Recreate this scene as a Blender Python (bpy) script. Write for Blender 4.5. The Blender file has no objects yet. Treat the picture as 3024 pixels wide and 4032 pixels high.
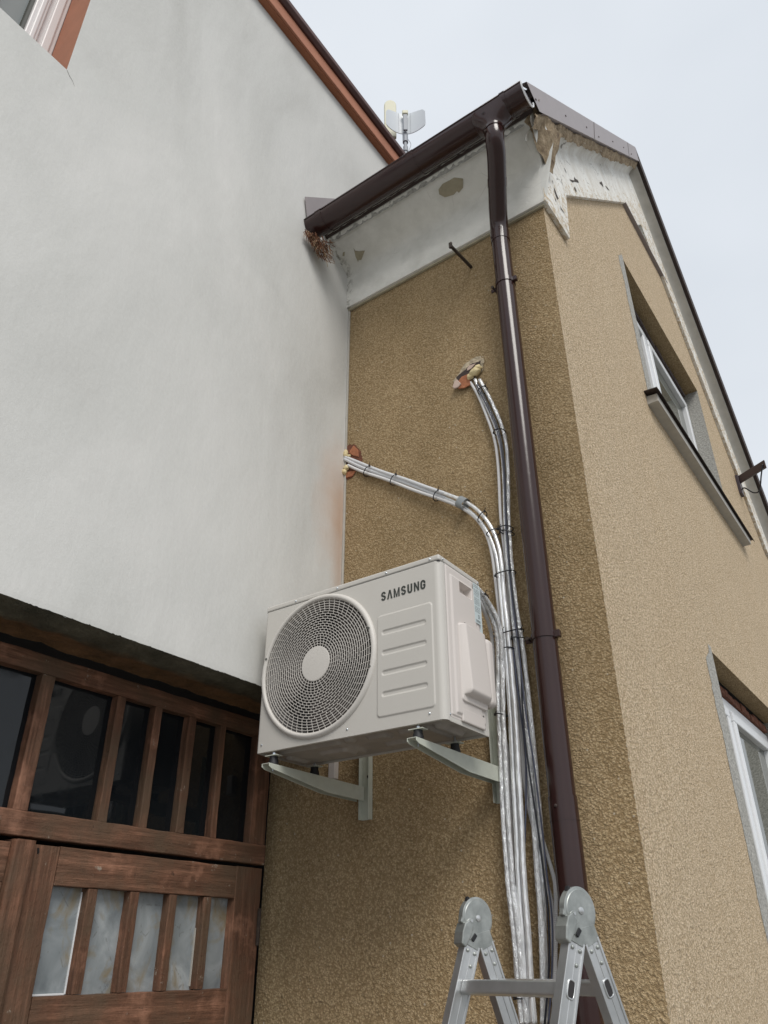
import bpy, bmesh, math, random
from mathutils import Vector, Matrix, noise as mnoise
R = math.radians
rnd = random.Random(7)
S = bpy.context.scene
# ------------------------------------------------------------------ camera
cam_d = bpy.data.cameras.new('camera'); cam = bpy.data.objects.new('camera', cam_d); S.collection.objects.link(cam)
cam_d.sensor_fit = 'VERTICAL'; cam_d.sensor_height = 36; cam_d.sensor_width = 27
cam_d.lens = 3031.345 / 4032 * 36; cam_d.clip_start = .05; cam_d.clip_end = 3000
cam_d.shift_x = -2.885 / 4032; cam_d.shift_y = 48.64 / 4032
rt = Vector((0.81336789, 0.58174099, -0.00317686)); up = Vector((0.28729722, -0.39692746, 0.87172754)); fw = Vector((-0.50585866, 0.70994789, 0.48998062))
m = Matrix.Identity(4)
for i in range(3): m[i][0] = rt[i]; m[i][1] = up[i]; m[i][2] = -fw[i]
m.translation = Vector((2.29740, -2.84084, -0.70404)); cam.matrix_world = m
S.camera = cam
# ------------------------------------------------------------------ world: overcast daylight
SUN_EL, SUN_AZ = R(47), R(130)       # azimuth measured from +y towards +x
w = bpy.data.worlds.new('World'); S.world = w; w.use_nodes = True
nt = w.node_tree; nt.nodes.clear()
def N(t, ty, **kw):
    n = t.nodes.new(ty)
    for k, v in kw.items(): setattr(n, k, v)
    return n
out = N(nt, 'ShaderNodeOutputWorld'); bg = N(nt, 'ShaderNodeBackground')
sky = N(nt, 'ShaderNodeTexSky', sky_type='NISHITA', sun_disc=False, sun_elevation=SUN_EL, sun_rotation=SUN_AZ, air_density=1.5, dust_density=3.0)
hsv = N(nt, 'ShaderNodeHueSaturation'); hsv.inputs['Saturation'].default_value = .30
tc = N(nt, 'ShaderNodeTexCoord'); mp = N(nt, 'ShaderNodeMapping'); mp.inputs['Scale'].default_value = (1.2, 1.2, 2.2)
nz = N(nt, 'ShaderNodeTexNoise'); nz.inputs['Scale'].default_value = 1.6; nz.inputs['Detail'].default_value = 4; nz.inputs['Roughness'].default_value = .45
rmp = N(nt, 'ShaderNodeValToRGB')
rmp.color_ramp.elements[0].position = .3; rmp.color_ramp.elements[0].color = (5.35, 5.75, 6.25, 1)
rmp.color_ramp.elements[1].position = .7; rmp.color_ramp.elements[1].color = (6.5, 6.85, 7.3, 1)
mx = N(nt, 'ShaderNodeMix', data_type='RGBA'); mx.inputs[0].default_value = .90
nt.links.new(tc.outputs['Generated'], mp.inputs[0]); nt.links.new(mp.outputs[0], nz.inputs['Vector']); nt.links.new(nz.outputs[0], rmp.inputs[0])
nt.links.new(sky.outputs[0], hsv.inputs['Color']); nt.links.new(hsv.outputs[0], mx.inputs[6]); nt.links.new(rmp.outputs[0], mx.inputs[7])
nt.links.new(mx.outputs[2], bg.inputs[0]); bg.inputs[1].default_value = .10; nt.links.new(bg.outputs[0], out.inputs[0])
sd = bpy.data.lights.new('sun', 'SUN'); sd.energy = 1.5; sd.angle = R(26); sd.color = (1, .965, .91)
so = bpy.data.objects.new('sun', sd); S.collection.objects.link(so)
sdir = Vector((math.sin(SUN_AZ) * math.cos(SUN_EL), math.cos(SUN_AZ) * math.cos(SUN_EL), math.sin(SUN_EL)))
so.rotation_euler = (-sdir).to_track_quat('-Z', 'Y').to_euler(); so.location = (6, -3, 9)
S.view_settings.view_transform = 'Standard'; S.view_settings.look = 'None'; S.view_settings.gamma = 1; S.view_settings.exposure = 0.42
S.render.engine = 'CYCLES'; S.cycles.max_bounces = 6; S.cycles.use_denoising = True
# ------------------------------------------------------------------ materials
MATS = {}
class Mat:
    def __init__(s, name):
        s.m = bpy.data.materials.new(name); s.m.use_nodes = True; s.t = s.m.node_tree
        s.b = s.t.nodes['Principled BSDF']; s.pos = N(s.t, 'ShaderNodeNewGeometry').outputs['Position']; MATS[name] = s.m
    def L(s, a, b): s.t.links.new(a, b)
    def mapv(s, sc, loc=(0, 0, 0), rot=(0, 0, 0)):
        n = N(s.t, 'ShaderNodeMapping'); n.inputs['Scale'].default_value = sc; n.inputs['Location'].default_value = loc; n.inputs['Rotation'].default_value = rot
        s.L(s.pos, n.inputs[0]); return n.outputs[0]
    def noise(s, scale, detail=3, rough=.55, sc=(1, 1, 1), dist=0, loc=(0, 0, 0)):
        n = N(s.t, 'ShaderNodeTexNoise'); n.inputs['Scale'].default_value = scale; n.inputs['Detail'].default_value = detail
        n.inputs['Roughness'].default_value = rough; n.inputs['Distortion'].default_value = dist; s.L(s.mapv(sc, loc), n.inputs['Vector']); return n.outputs[0]
    def vor(s, scale, feature='F1', sc=(1, 1, 1), o='Distance', rand=1, warp=None):
        n = N(s.t, 'ShaderNodeTexVoronoi', feature=feature); n.inputs['Scale'].default_value = scale; n.inputs['Randomness'].default_value = rand
        v = s.mapv(sc)
        if warp is not None:
            a = N(s.t, 'ShaderNodeVectorMath', operation='ADD'); s.L(v, a.inputs[0]); s.L(warp, a.inputs[1]); v = a.outputs[0]
        s.L(v, n.inputs['Vector']); return n.outputs[o]
    def ramp(s, x, stops, interp='LINEAR'):
        n = N(s.t, 'ShaderNodeValToRGB'); r = n.color_ramp; r.interpolation = interp
        while len(r.elements) < len(stops): r.elements.new(.5)
        for e, (p, c) in zip(r.elements, stops):
            e.position = p; e.color = (c, c, c, 1) if isinstance(c, (int, float)) else (*c, 1)
        s.L(x, n.inputs[0]); return n.outputs[0]
    def mix(s, f, a, b, mode='MIX'):
        n = N(s.t, 'ShaderNodeMix', data_type='RGBA', blend_type=mode)
        for sock, v in ((n.inputs[0], f), (n.inputs[6], a), (n.inputs[7], b)):
            if isinstance(v, (int, float)): sock.default_value = v if sock is n.inputs[0] else (v, v, v, 1)
            elif isinstance(v, tuple): sock.default_value = (*v, 1)
            else: s.L(v, sock)
        return n.outputs[2]
    def math(s, op, a, b=0.0):
        n = N(s.t, 'ShaderNodeMath', operation=op)
        for sock, v in ((n.inputs[0], a), (n.inputs[1], b)):
            if isinstance(v, (int, float)): sock.default_value = v
            else: s.L(v, sock)
        return n.outputs[0]
    def xyz(s):
        n = N(s.t, 'ShaderNodeSeparateXYZ'); s.L(s.pos, n.inputs[0]); return n.outputs
    def rng(s, x, a, b, c=0., d=1.):
        n = N(s.t, 'ShaderNodeMapRange'); s.L(x, n.inputs[0])
        for i, v in enumerate((a, b, c, d)): n.inputs[i + 1].default_value = v
        return n.outputs[0]
    def bump(s, h, dist, strength=1):
        n = N(s.t, 'ShaderNodeBump'); n.inputs['Distance'].default_value = dist; n.inputs['Strength'].default_value = strength
        s.L(h, n.inputs['Height'])
        if s.b.inputs['Normal'].is_linked: s.L(s.b.inputs['Normal'].links[0].from_socket, n.inputs['Normal'])
        s.L(n.outputs[0], s.b.inputs['Normal']); return s
    def base(s, c=None, rough=.5, metal=0, spec=.5, coat=0):
        if c is not None:
            if isinstance(c, tuple): s.b.inputs['Base Color'].default_value = (*c, 1)
            else: s.L(c, s.b.inputs['Base Color'])
        if isinstance(rough, (int, float)): s.b.inputs['Roughness'].default_value = rough
        else: s.L(rough, s.b.inputs['Roughness'])
        s.b.inputs['Metallic'].default_value = metal; s.b.inputs['Specular IOR Level'].default_value = spec; s.b.inputs['Coat Weight'].default_value = coat
        return s
def simple(name, c, rough=.5, metal=0, spec=.5, var=.0, vs=12, bump=0, bs=200):
    a = Mat(name)
    if var:
        n = a.noise(vs, 4, .6)
        col = a.mix(a.ramp(n, [(.3, 0.), (.7, 1.)]), tuple(x * (1 - var) for x in c), tuple(min(1, x * (1 + var)) for x in c))
        a.base(col, rough, metal, spec)
    else: a.base(c, rough, metal, spec)
    if bump: a.bump(a.noise(bs, 3), bump)
    return a.m
def roughcast(name, dark, mid, light, grime, depth, pit=(.40, .47, .8), psc=85, dark_low=None, patch=None):
    a = Mat(name)
    wn = N(a.t, 'ShaderNodeTexNoise'); wn.inputs['Scale'].default_value = 40; wn.inputs['Detail'].default_value = 2
    a.L(a.pos, wn.inputs['Vector'])
    sub = N(a.t, 'ShaderNodeVectorMath', operation='SUBTRACT'); a.L(wn.outputs['Color'], sub.inputs[0]); sub.inputs[1].default_value = (.5, .5, .5)
    scl = N(a.t, 'ShaderNodeVectorMath', operation='SCALE'); a.L(sub.outputs[0], scl.inputs[0]); scl.inputs['Scale'].default_value = .010
    v1 = a.vor(100, 'F1', warp=scl.outputs[0]); v2 = a.vor(260, 'F1', warp=scl.outputs[0]); n1 = a.noise(64, 5, .75); n2 = a.noise(260, 3, .65); n3 = a.noise(30, 3, .6)
    h = a.math('ADD', a.math('MULTIPLY', v1, -.75), a.math('ADD', a.math('MULTIPLY', v2, -.4), a.math('ADD', n1, a.math('ADD', a.math('MULTIPLY', n2, .6), a.math('MULTIPLY', n3, .35)))))
    hh = a.rng(h, .15, 1.25)
    col = a.ramp(hh, [(.10, dark), (.45, mid), (.80, light)])
    pits = a.ramp(a.noise(psc, 5, .78, sc=(.8, .8, 1.15), dist=.4), [(pit[0], pit[2]), (pit[1], 0.)]); col = a.mix(pits, col, tuple(x * .42 for x in dark))
    # large soft tonal drift and damp streaks that run down the render
    big = a.noise(1.4, 5, .6); col = a.mix(a.ramp(big, [(.35, .0), (.68, grime)]), col, tuple(x * .62 for x in mid))
    st = a.noise(3.0, 4, .6, sc=(1.6, 1.6, .22)); col = a.mix(a.ramp(st, [(.45, .0), (.75, grime * .7)]), col, tuple(x * .8 for x in light))
    # small pale stone chips
    sp = a.vor(58, 'F1', o='Distance'); spc = a.vor(58, 'F1', o='Color')
    s3 = N(a.t, 'ShaderNodeSeparateColor'); a.L(spc, s3.inputs[0])
    chip = a.math('MULTIPLY', a.math('LESS_THAN', sp, .23), a.math('GREATER_THAN', s3.outputs[0], .982))
    col = a.mix(chip, col, (.75, .66, .52))
    x, y, z = a.xyz()
    if dark_low:  # darker brown towards the bottom, broken up by noise
        f = a.math('MULTIPLY', a.rng(z, dark_low[0], dark_low[1], 1, 0), a.rng(a.noise(2.2, 4, .6), .3, .7, .55, 1.0))
        col = a.mix(a.math('MULTIPLY', f, dark_low[2]), col, (.11, .075, .03))
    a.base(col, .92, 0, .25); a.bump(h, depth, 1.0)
    return a
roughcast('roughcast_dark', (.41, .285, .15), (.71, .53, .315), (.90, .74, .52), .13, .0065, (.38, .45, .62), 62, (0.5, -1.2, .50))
roughcast('roughcast_pale', (.46, .345, .215), (.78, .625, .44), (.94, .83, .65), .12, .006, (.37, .44, .72), 60)
# white house render
a = Mat('white_render')
n = a.noise(1.1, 5, .55, sc=(1, 1, .55), dist=.6); n2 = a.noise(4.5, 4, .6, sc=(1, 1, .7)); n3 = a.noise(60, 3, .6)
col = a.ramp(n, [(.28, (.485, .48, .455)), (.48, (.60, .595, .57)), (.70, (.68, .67, .645))])
col = a.mix(a.ramp(n2, [(.40, 0.), (.72, .45)]), col, (.585, .585, .56))
col = a.mix(a.ramp(n3, [(.3, .0), (.8, .22)]), col, (.76, .76, .74))
x, y, z = a.xyz()
wob = a.noise(5, 4, .6)
dy = a.math('DIVIDE', a.math('ABSOLUTE', a.math('ADD', y, .02)), .26); dz = a.math('DIVIDE', a.math('ABSOLUTE', a.math('ADD', z, -1.42)), .50)
d = a.math('ADD', a.math('SQRT', a.math('ADD', a.math('MULTIPLY', dy, dy), a.math('MULTIPLY', dz, dz))), a.math('MULTIPLY', a.math('ADD', wob, -.5), .9))
col = a.mix(a.math('MULTIPLY', a.rng(d, .1, 1.05, 1, 0), .75), col, (.56, .40, .30))
dd = a.math('ADD', a.math('ABSOLUTE', a.math('ADD', y, .03)), a.math('MULTIPLY', a.math('ADD', wob, -.5), .06))
col = a.mix(a.math('MULTIPLY', a.rng(dd, .0, .09, .45, 0), a.rng(z, 1.8, 1.2, 0, 1)), col, (.40, .24, .14))
a.base(col, .9, 0, .2); a.bump(a.noise(140, 4, .65), .0018, .45); a.bump(a.noise(1, 4, .55, sc=(7, 7, 3.5)), .014, .4)
# cornice paints
a = Mat('cornice_paint')
n = a.noise(6, 5, .6); col = a.ramp(n, [(.35, (.62, .61, .565)), (.6, (.74, .73, .685))])
cr = a.vor(4.5, 'DISTANCE_TO_EDGE', warp=None); wv = a.noise(30, 3)
col = a.mix(a.math('MULTIPLY', a.ramp(cr, [(0., 1.), (.006, 0.)]), a.ramp(a.noise(2, 3), [(.55, 0.), (.62, .5)])), col, (.22, .2, .17))
x, y, z = a.xyz()
mould = a.math('MULTIPLY', a.rng(a.math('ADD', x, a.math('MULTIPLY', wv, .06)), .03, .09, 1, 0), a.ramp(a.noise(22, 4, .7), [(.5, 0.), (.62, .8)]))
col = a.mix(mould, col, (.13, .11, .08))
a.base(col, .8); a.bump(a.noise(80, 3), .002, .5); a.bump(a.noise(9, 3), .01, .4)
a = Mat('peeling_paint')
n = a.noise(7, 5, .65); pe = a.noise(26, 5, .75, sc=(1, .55, .8), dist=1.2)
col = a.ramp(n, [(.35, (.66, .63, .57)), (.6, (.80, .79, .75))])
x, y, z = a.xyz(); lo = a.math('ADD', z, a.math('MULTIPLY', y, -1.0))
edge = a.rng(lo, 3.0, 3.30, .10, -.05)
k = a.math('ADD', pe, edge)
col = a.mix(a.ramp(k, [(.61, 0.), (.64, 1.)]), col, (.52, .42, .29))
ckn = N(a.t, 'ShaderNodeTexVoronoi', feature='DISTANCE_TO_EDGE'); ckn.inputs['Scale'].default_value = 9
wnn = a.noise(14, 4, .6); a.L(a.mapv((1, .8, .5)), ckn.inputs['Vector'])
ck = a.math('ADD', ckn.outputs[0], a.math('MULTIPLY', a.math('ABSOLUTE', a.math('ADD', wnn, -.5)), .25))
col = a.mix(a.math('MULTIPLY', a.ramp(ck, [(.012, 1.), (.022, 0.)]), a.ramp(a.noise(3.5, 3), [(.48, 0.), (.56, .9)])), col, (.10, .085, .06))
a.base(col, .8); a.bump(k, .006, .8)
a = Mat('mortar'); n = a.noise(16, 6, .7)
a.base(a.ramp(n, [(.3, (.15, .10, .06)), (.5, (.36, .27, .17)), (.7, (.52, .41, .28))]), .95); a.bump(a.noise(28, 6, .7), .03, 1)
simple('bare_plaster', (.36, .32, .23), .9, var=.12, vs=20, bump=.002)
simple('rubble', (.42, .35, .25), .95, var=.35, vs=45, bump=.012, bs=60)
simple('grey_mortar', (.36, .35, .32), .95, var=.3, vs=60, bump=.01, bs=70)
simple('brick', (.33, .125, .06), .9, var=.25, vs=25, bump=.006, bs=60)
simple('brick_dark', (.15, .055, .03), .95, var=.4, vs=25, bump=.008, bs=50)
simple('chip_pink', (.50, .38, .32), .8, var=.08, vs=20)
simple('foam', (.70, .58, .33), .7, var=.12, vs=40, bump=.006, bs=80)
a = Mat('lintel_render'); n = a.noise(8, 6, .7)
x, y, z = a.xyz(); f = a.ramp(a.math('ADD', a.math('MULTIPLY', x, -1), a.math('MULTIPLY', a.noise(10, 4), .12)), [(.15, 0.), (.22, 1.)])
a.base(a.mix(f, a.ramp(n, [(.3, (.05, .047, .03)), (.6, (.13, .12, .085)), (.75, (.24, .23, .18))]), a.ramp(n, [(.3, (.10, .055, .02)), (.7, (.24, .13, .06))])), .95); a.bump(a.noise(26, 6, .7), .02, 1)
def brownmetal(name, c, rough):
    a = Mat(name); n = a.noise(9, 4, .6)
    a.base(a.mix(a.ramp(n, [(.35, 0.), (.75, .5)]), c, tuple(x * 1.2 for x in c)), rough, 0, .42, .08); a.b.inputs['Coat Roughness'].default_value = .12
    a.bump(a.noise(14, 2), .0015, .25); return a.m
brownmetal('brown_metal', (.030, .0125, .0115), .19); brownmetal('flashing', (.27, .235, .235), .5)
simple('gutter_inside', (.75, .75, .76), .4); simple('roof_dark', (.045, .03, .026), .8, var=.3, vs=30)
simple('orange_paint', (.40, .165, .095), .7, var=.10, vs=6); simple('orange_shaded', (.33, .125, .06), .75, var=.1, vs=6)  # the soffit's orange is a darker copy, its shade put into the colour
simple('ridge_brown', (.075, .030, .024), .6, var=.2); simple('dark_gap', (.010, .009, .009), .95)
# old door
def wood(name, axis):
    a = Mat(name); sc = [22, 22, 22]; sc[axis] = 1.6; fine = [90, 90, 90]; fine[axis] = 5
    n = a.noise(1, 6, .7, sc=tuple(sc)); f = a.noise(1, 5, .65, sc=tuple(fine)); b = a.noise(3.2, 5, .65); c2 = a.noise(19, 6, .8, sc=(1, .8, .8))
    col = a.ramp(n, [(.28, (.06, .030, .018)), (.50, (.165, .078, .045)), (.74, (.40, .20, .125))])
    col = a.mix(a.ramp(f, [(.40, .55), (.6, 0.)]), col, (.07, .032, .018))
    col = a.mix(a.ramp(b, [(.42, 0.), (.62, .85)]), col, (.105, .068, .042))
    col = a.mix(a.ramp(b, [(.26, .75), (.42, 0.)]), col, (.46, .235, .15))
    col = a.mix(a.ramp(c2, [(.64, 0.), (.68, .8)]), col, (.36, .31, .25))
    col = a.mix(a.ramp(c2, [(.31, .9), (.37, 0.)]), col, (.05, .027, .018))
    a.base(col, .7, 0, .35); a.bump(f, .005, .9); a.bump(c2, .008, .8); return a.m
wood('wood_y', 1); wood('wood_z', 2)
a = Mat('dark_glass'); a.base((.008, .010, .012), .035, 0, .4); a.L(a.math('ADD', .03, a.math('MULTIPLY', a.ramp(a.noise(14, 5, .7), [(.5, 0.), (.8, .22)]), 1.)), a.b.inputs['Roughness']); a.bump(a.noise(3, 2), .003, .25)
a = Mat('clouded_glass'); n = a.noise(5, 5, .6, dist=.8); r2 = a.noise(6.5, 5, .6, sc=(1, 1.2, .7), dist=.7)
col = a.ramp(n, [(.3, (.15, .17, .18)), (.55, (.28, .305, .315)), (.75, (.44, .465, .475))])
col = a.mix(a.ramp(r2, [(.53, 0.), (.66, .8)]), col, (.23, .18, .10))
cr = N(a.t, 'ShaderNodeTexVoronoi', feature='DISTANCE_TO_EDGE'); cr.inputs['Scale'].default_value = 8; a.L(a.mapv((1, 1, .7)), cr.inputs['Vector'])
ck = a.math('ADD', cr.outputs[0], a.math('MULTIPLY', a.math('ABSOLUTE', a.math('ADD', a.noise(12, 4), -.5)), .5))
col = a.mix(a.math('MULTIPLY', a.ramp(ck, [(.006, 1.), (.02, 0.)]), .4), col, (.07, .06, .05))
a.base(col, .18, 0, .5)
a = Mat('clear_glass'); tr = N(a.t, 'ShaderNodeBsdfTransparent'); tr.inputs[0].default_value = (.93, .95, .95, 1); gl = N(a.t, 'ShaderNodeBsdfGlossy'); gl.inputs['Roughness'].default_value = .08; ms = N(a.t, 'ShaderNodeMixShader'); fz = N(a.t, 'ShaderNodeFresnel'); fz.inputs[0].default_value = 1.5
a.L(fz.outputs[0], ms.inputs[0]); a.L(tr.outputs[0], ms.inputs[1]); a.L(gl.outputs[0], ms.inputs[2]); a.L(ms.outputs[0], a.t.nodes['Material Output'].inputs[0])
a = Mat('window_glass'); a.base((.115, .118, .10), .03, 0, .35)
simple('curtain', (.33, .34, .30), .8); simple('pvc', (.74, .75, .76), .3, var=.03, vs=3); simple('pvc_pink', (.70, .665, .655), .35); simple('seal', (.10, .10, .09), .6)
simple('blind', (.66, .70, .70), .5)
# air conditioner
simple('ac_paint', (.555, .53, .49), .38, 0, .45, var=.015, vs=4, bump=.0003, bs=500)
simple('ac_plastic', (.62, .57, .535), .42, 0, .4); simple('ac_grille', (.60, .57, .53), .45)
simple('ac_base', (.33, .30, .27), .45, var=.15, vs=14); simple('ac_dark', (.025, .022, .022), .6); simple('ac_shroud', (.13, .12, .115), .5); simple('ac_blade', (.05, .038, .036), .5)
simple('logo_ink', (.035, .04, .035), .5); simple('sticker', (.55, .62, .63), .4); simple('sticker_print', (.16, .18, .18), .6)
simple('bracket_paint', (.52, .54, .47), .42, var=.06, vs=20); simple('rubber', (.012, .012, .014), .55); simple('zinc', (.62, .66, .70), .28, 1)
# pipes
def foil(name, depth, wr, tint=(.93, .935, .94)):
    a = Mat(name)
    c = a.noise(44, 4, .6, sc=(1, 1, .4)); v = a.vor(60, 'DISTANCE_TO_EDGE', sc=(1, 1, .8)); l = a.noise(60, 4, .6, sc=(1, 1, .12))
    pit = a.ramp(v, [(0., 0.), (wr, 1.)])
    col = a.mix(a.ramp(c, [(.30, .0), (.62, 1.)]), (.66, .67, .68), tint)
    a.base(a.mix(a.math('MULTIPLY', a.math('SUBTRACT', 1., pit), .35), col, (.20, .205, .21)), .22 if depth < .01 else .27, .55, .5)
    a.bump(c, depth, .9); a.bump(l, depth * .6, .7); a.bump(pit, depth * .25, .5); return a.m
foil('foil_crumpled', .016, .03); foil('foil_smooth', .003, .004, (.97, .975, .98))
simple('conduit', (.68, .67, .67), .45); simple('conduit_grey', (.30, .30, .34), .5); simple('sleeve', (.62, .63, .65), .42)
simple('black_cable', (.012, .013, .02), .35); simple('grey_cable', (.06, .065, .10), .4); simple('tape', (.25, .27, .28), .4)
a = Mat('aluminium'); b = a.noise(1, 4, .6, sc=(40, 40, 3)); g = a.noise(7, 4, .6)
a.base(a.mix(a.ramp(g, [(.35, 0.), (.7, 1.)]), (.50, .51, .51), (.66, .665, .665)), .36, .85, .5); a.bump(b, .0006, .4)
a = Mat('galvanised'); g = a.noise(22, 4, .6); a.base(a.mix(a.ramp(g, [(.35, 0.), (.7, 1.)]), (.30, .315, .30), (.46, .475, .455)), .42, .75, .5); a.bump(g, .001, .4)
simple('rust', (.045, .032, .024), .85, var=.5, vs=60, bump=.003); simple('twig', (.15, .062, .03), .9, var=.6, vs=90); simple('twig_pale', (.30, .20, .12), .9)
simple('antenna_white', (.60, .63, .66), .4); simple('antenna_cream', (.62, .60, .45), .5); simple('antenna_grey', (.28, .30, .33), .5)
simple('concrete', (.24, .235, .22), .95, var=.2, vs=2, bump=.01, bs=60); simple('lamp_bracket', (.05, .035, .045), .4); simple('sill_paint', (.42, .40, .36), .7, var=.1, vs=9)
M = MATS
# ------------------------------------------------------------------ mesh helpers
class MB:
    def __init__(s): s.v = []; s.f = []; s.mi = []
    def add(s, vs, fs, mi=0):
        o = len(s.v); s.v += [tuple(p) for p in vs]; s.f += [tuple(i + o for i in f) for f in fs]; s.mi += [mi] * len(fs); return s
    def box(s, x0, x1, y0, y1, z0, z1, mi=0, fn=None):
        vs = [(x, y, z) for x in (x0, x1) for y in (y0, y1) for z in (z0, z1)]
        if fn: vs = [fn(p) for p in vs]
        return s.add(vs, [(0, 1, 3, 2), (4, 6, 7, 5), (0, 4, 5, 1), (2, 3, 7, 6), (0, 2, 6, 4), (1, 5, 7, 3)], mi)
    def obox(s, c, ax, ay, az, mi=0):      # centre, half vectors
        c, ax, ay, az = map(Vector, (c, ax, ay, az))
        vs = [c + ax * i + ay * j + az * k for i in (-1, 1) for j in (-1, 1) for k in (-1, 1)]
        return s.add(vs, [(0, 1, 3, 2), (4, 6, 7, 5), (0, 4, 5, 1), (2, 3, 7, 6), (0, 2, 6, 4), (1, 5, 7, 3)], mi)
    def prism(s, poly, a, b, axis='x', mi=0):   # poly: 2D in the other two axes (cyclic order)
        def P(p, t): return {'x': (t, p[0], p[1]), 'y': (p[0], t, p[1]), 'z': (p[0], p[1], t)}[axis]
        n = len(poly); vs = [P(p, a) for p in poly] + [P(p, b) for p in poly]
        fs = [(i, (i + 1) % n, n + (i + 1) % n, n + i) for i in range(n)] + [tuple(range(n - 1, -1, -1)), tuple(range(n, 2 * n))]
        return s.add(vs, fs, mi)
    def vprism(s, pts, d, mi=0):
        n = len(pts); d = Vector(d); vs = [Vector(p) for p in pts] + [Vector(p) + d for p in pts]
        return s.add(vs, [(i, (i + 1) % n, n + (i + 1) % n, n + i) for i in range(n)] + [tuple(range(n - 1, -1, -1)), tuple(range(n, 2 * n))], mi)
    def tube(s, path, r, n=12, closed=False, caps=True, mi=0, sq=None):
        P = [Vector(p) for p in path]; m_ = len(P); rf = r if callable(r) else (lambda i, a: r)
        T = []
        for i in range(m_):
            a_, b_ = (P[(i - 1) % m_], P[(i + 1) % m_]) if closed else (P[max(i - 1, 0)], P[min(i + 1, m_ - 1)])
            T.append((b_ - a_).normalized())
        u = T[0].orthogonal().normalized(); U = [u]
        for i in range(1, m_):
            u = U[-1] - T[i] * U[-1].dot(T[i]); U.append(u.normalized())
        vs = []
        for i in range(m_):
            w_ = T[i].cross(U[i])
            for k in range(n):
                an = 2 * math.pi * k / n; rr = rf(i, an); vs.append(P[i] + U[i] * math.cos(an) * rr + w_ * math.sin(an) * rr)
        fs = []
        for i in range(m_ if closed else m_ - 1):
            j = (i + 1) % m_
            for k in range(n): fs.append((i * n + k, i * n + (k + 1) % n, j * n + (k + 1) % n, j * n + k))
        if caps and not closed: fs += [tuple(range(n - 1, -1, -1)), tuple((m_ - 1) * n + k for k in range(n))]
        return s.add(vs, fs, mi)
    def cyl(s, a, b, r, n=20, r2=None, mi=0):
        r2 = r if r2 is None else r2
        return s.tube([a, b], lambda i, an: r if i == 0 else r2, n, mi=mi)
    def lathe(s, c, axis, prof, n=32, mi=0, ref=None, caps=True):    # prof: (distance along axis, radius)
        c = Vector(c); A = Vector(axis).normalized(); u = (Vector(ref) if ref else A.orthogonal()).normalized(); w_ = A.cross(u)
        vs = [c + A * d_ + (u * math.cos(2 * math.pi * k / n) + w_ * math.sin(2 * math.pi * k / n)) * r_ for d_, r_ in prof for k in range(n)]
        fs = [(i * n + k, i * n + (k + 1) % n, (i + 1) * n + (k + 1) % n, (i + 1) * n + k) for i in range(len(prof) - 1) for k in range(n)]
        if caps and prof[0][1] > 1e-5: fs.append(tuple(range(n - 1, -1, -1)))
        if caps and prof[-1][1] > 1e-5: fs.append(tuple((len(prof) - 1) * n + k for k in range(n)))
        return s.add(vs, fs, mi)
    def grid(s, nu, nv, fn, mi=0):
        vs = [fn(i / (nu - 1), j / (nv - 1)) for i in range(nu) for j in range(nv)]
        return s.add(vs, [(i * nv + j, (i + 1) * nv + j, (i + 1) * nv + j + 1, i * nv + j + 1) for i in range(nu - 1) for j in range(nv - 1)], mi)
    def build(s, name, mat, parent=None, smooth=False, bevel=0, seg=2, fix=True, auto=None):
        me = bpy.data.meshes.new(name); me.from_pydata(s.v, [], s.f)
        for mm in (mat if isinstance(mat, (list, tuple)) else [mat]): me.materials.append(M[mm])
        for p, i in zip(me.polygons, s.mi): p.material_index = i
        if fix:
            bm = bmesh.new(); bm.from_mesh(me); bmesh.ops.recalc_face_normals(bm, faces=bm.faces); bm.to_mesh(me); bm.free()
        o = bpy.data.objects.new(name, me); S.collection.objects.link(o)
        if parent is not None:
            p = parent; off = Vector((0, 0, 0))
            while p is not None: off += p.location; p = p.parent
            me.transform(Matrix.Translation(-off)); o.parent = parent
        if smooth or auto:
            for p in me.polygons: p.use_smooth = True
            if auto:
                bm = bmesh.new(); bm.from_mesh(me); lim = math.radians(auto)
                for e in bm.edges:
                    if len(e.link_faces) == 2 and e.calc_face_angle(0) > lim: e.smooth = False
                bm.to_mesh(me); bm.free()
        if bevel:
            b = o.modifiers.new('bevel', 'BEVEL'); b.width = bevel; b.segments = seg; b.limit_method = 'ANGLE'; b.angle_limit = R(40)
        return o
def tag(o, label=None, cat=None, group=None, kind=None):
    for k_, v_ in (('label', label), ('category', cat), ('group', group), ('kind', kind)):
        if v_: o[k_] = v_
    return o
def thing(name, loc, label, cat, group=None):
    o = bpy.data.objects.new(name, None); o.location = loc; o.empty_display_size = .1; S.collection.objects.link(o); return tag(o, label, cat, group)
def crom(pts, step):
    P = [Vector(p) for p in pts]; P = [P[0] * 2 - P[1]] + P + [P[-1] * 2 - P[-2]]; out_ = []
    for i in range(1, len(P) - 2):
        n_ = max(1, int((P[i + 1] - P[i]).length / step))
        for k in range(n_):
            t = k / n_; a_, b_, c_, d_ = P[i - 1:i + 3]
            out_.append(.5 * ((2 * b_) + (c_ - a_) * t + (2 * a_ - 5 * b_ + 4 * c_ - d_) * t * t + (3 * b_ - a_ - 3 * c_ + d_) * t ** 3))
    out_.append(P[-2]); return out_
def smoothpath(pts, it=2):
    P = [Vector(p) for p in pts]
    for _ in range(it): P = [P[0]] + [(P[i - 1] + P[i] * 2 + P[i + 1]) / 4 for i in range(1, len(P) - 1)] + [P[-1]]
    return P
W = 1.3585
# ------------------------------------------------------------------ ground
g = MB().grid(2, 2, lambda u, v: (-400 + 800 * u, -400 + 800 * v, -2.25)).build('ground', 'concrete'); tag(g, kind='structure')
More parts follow.
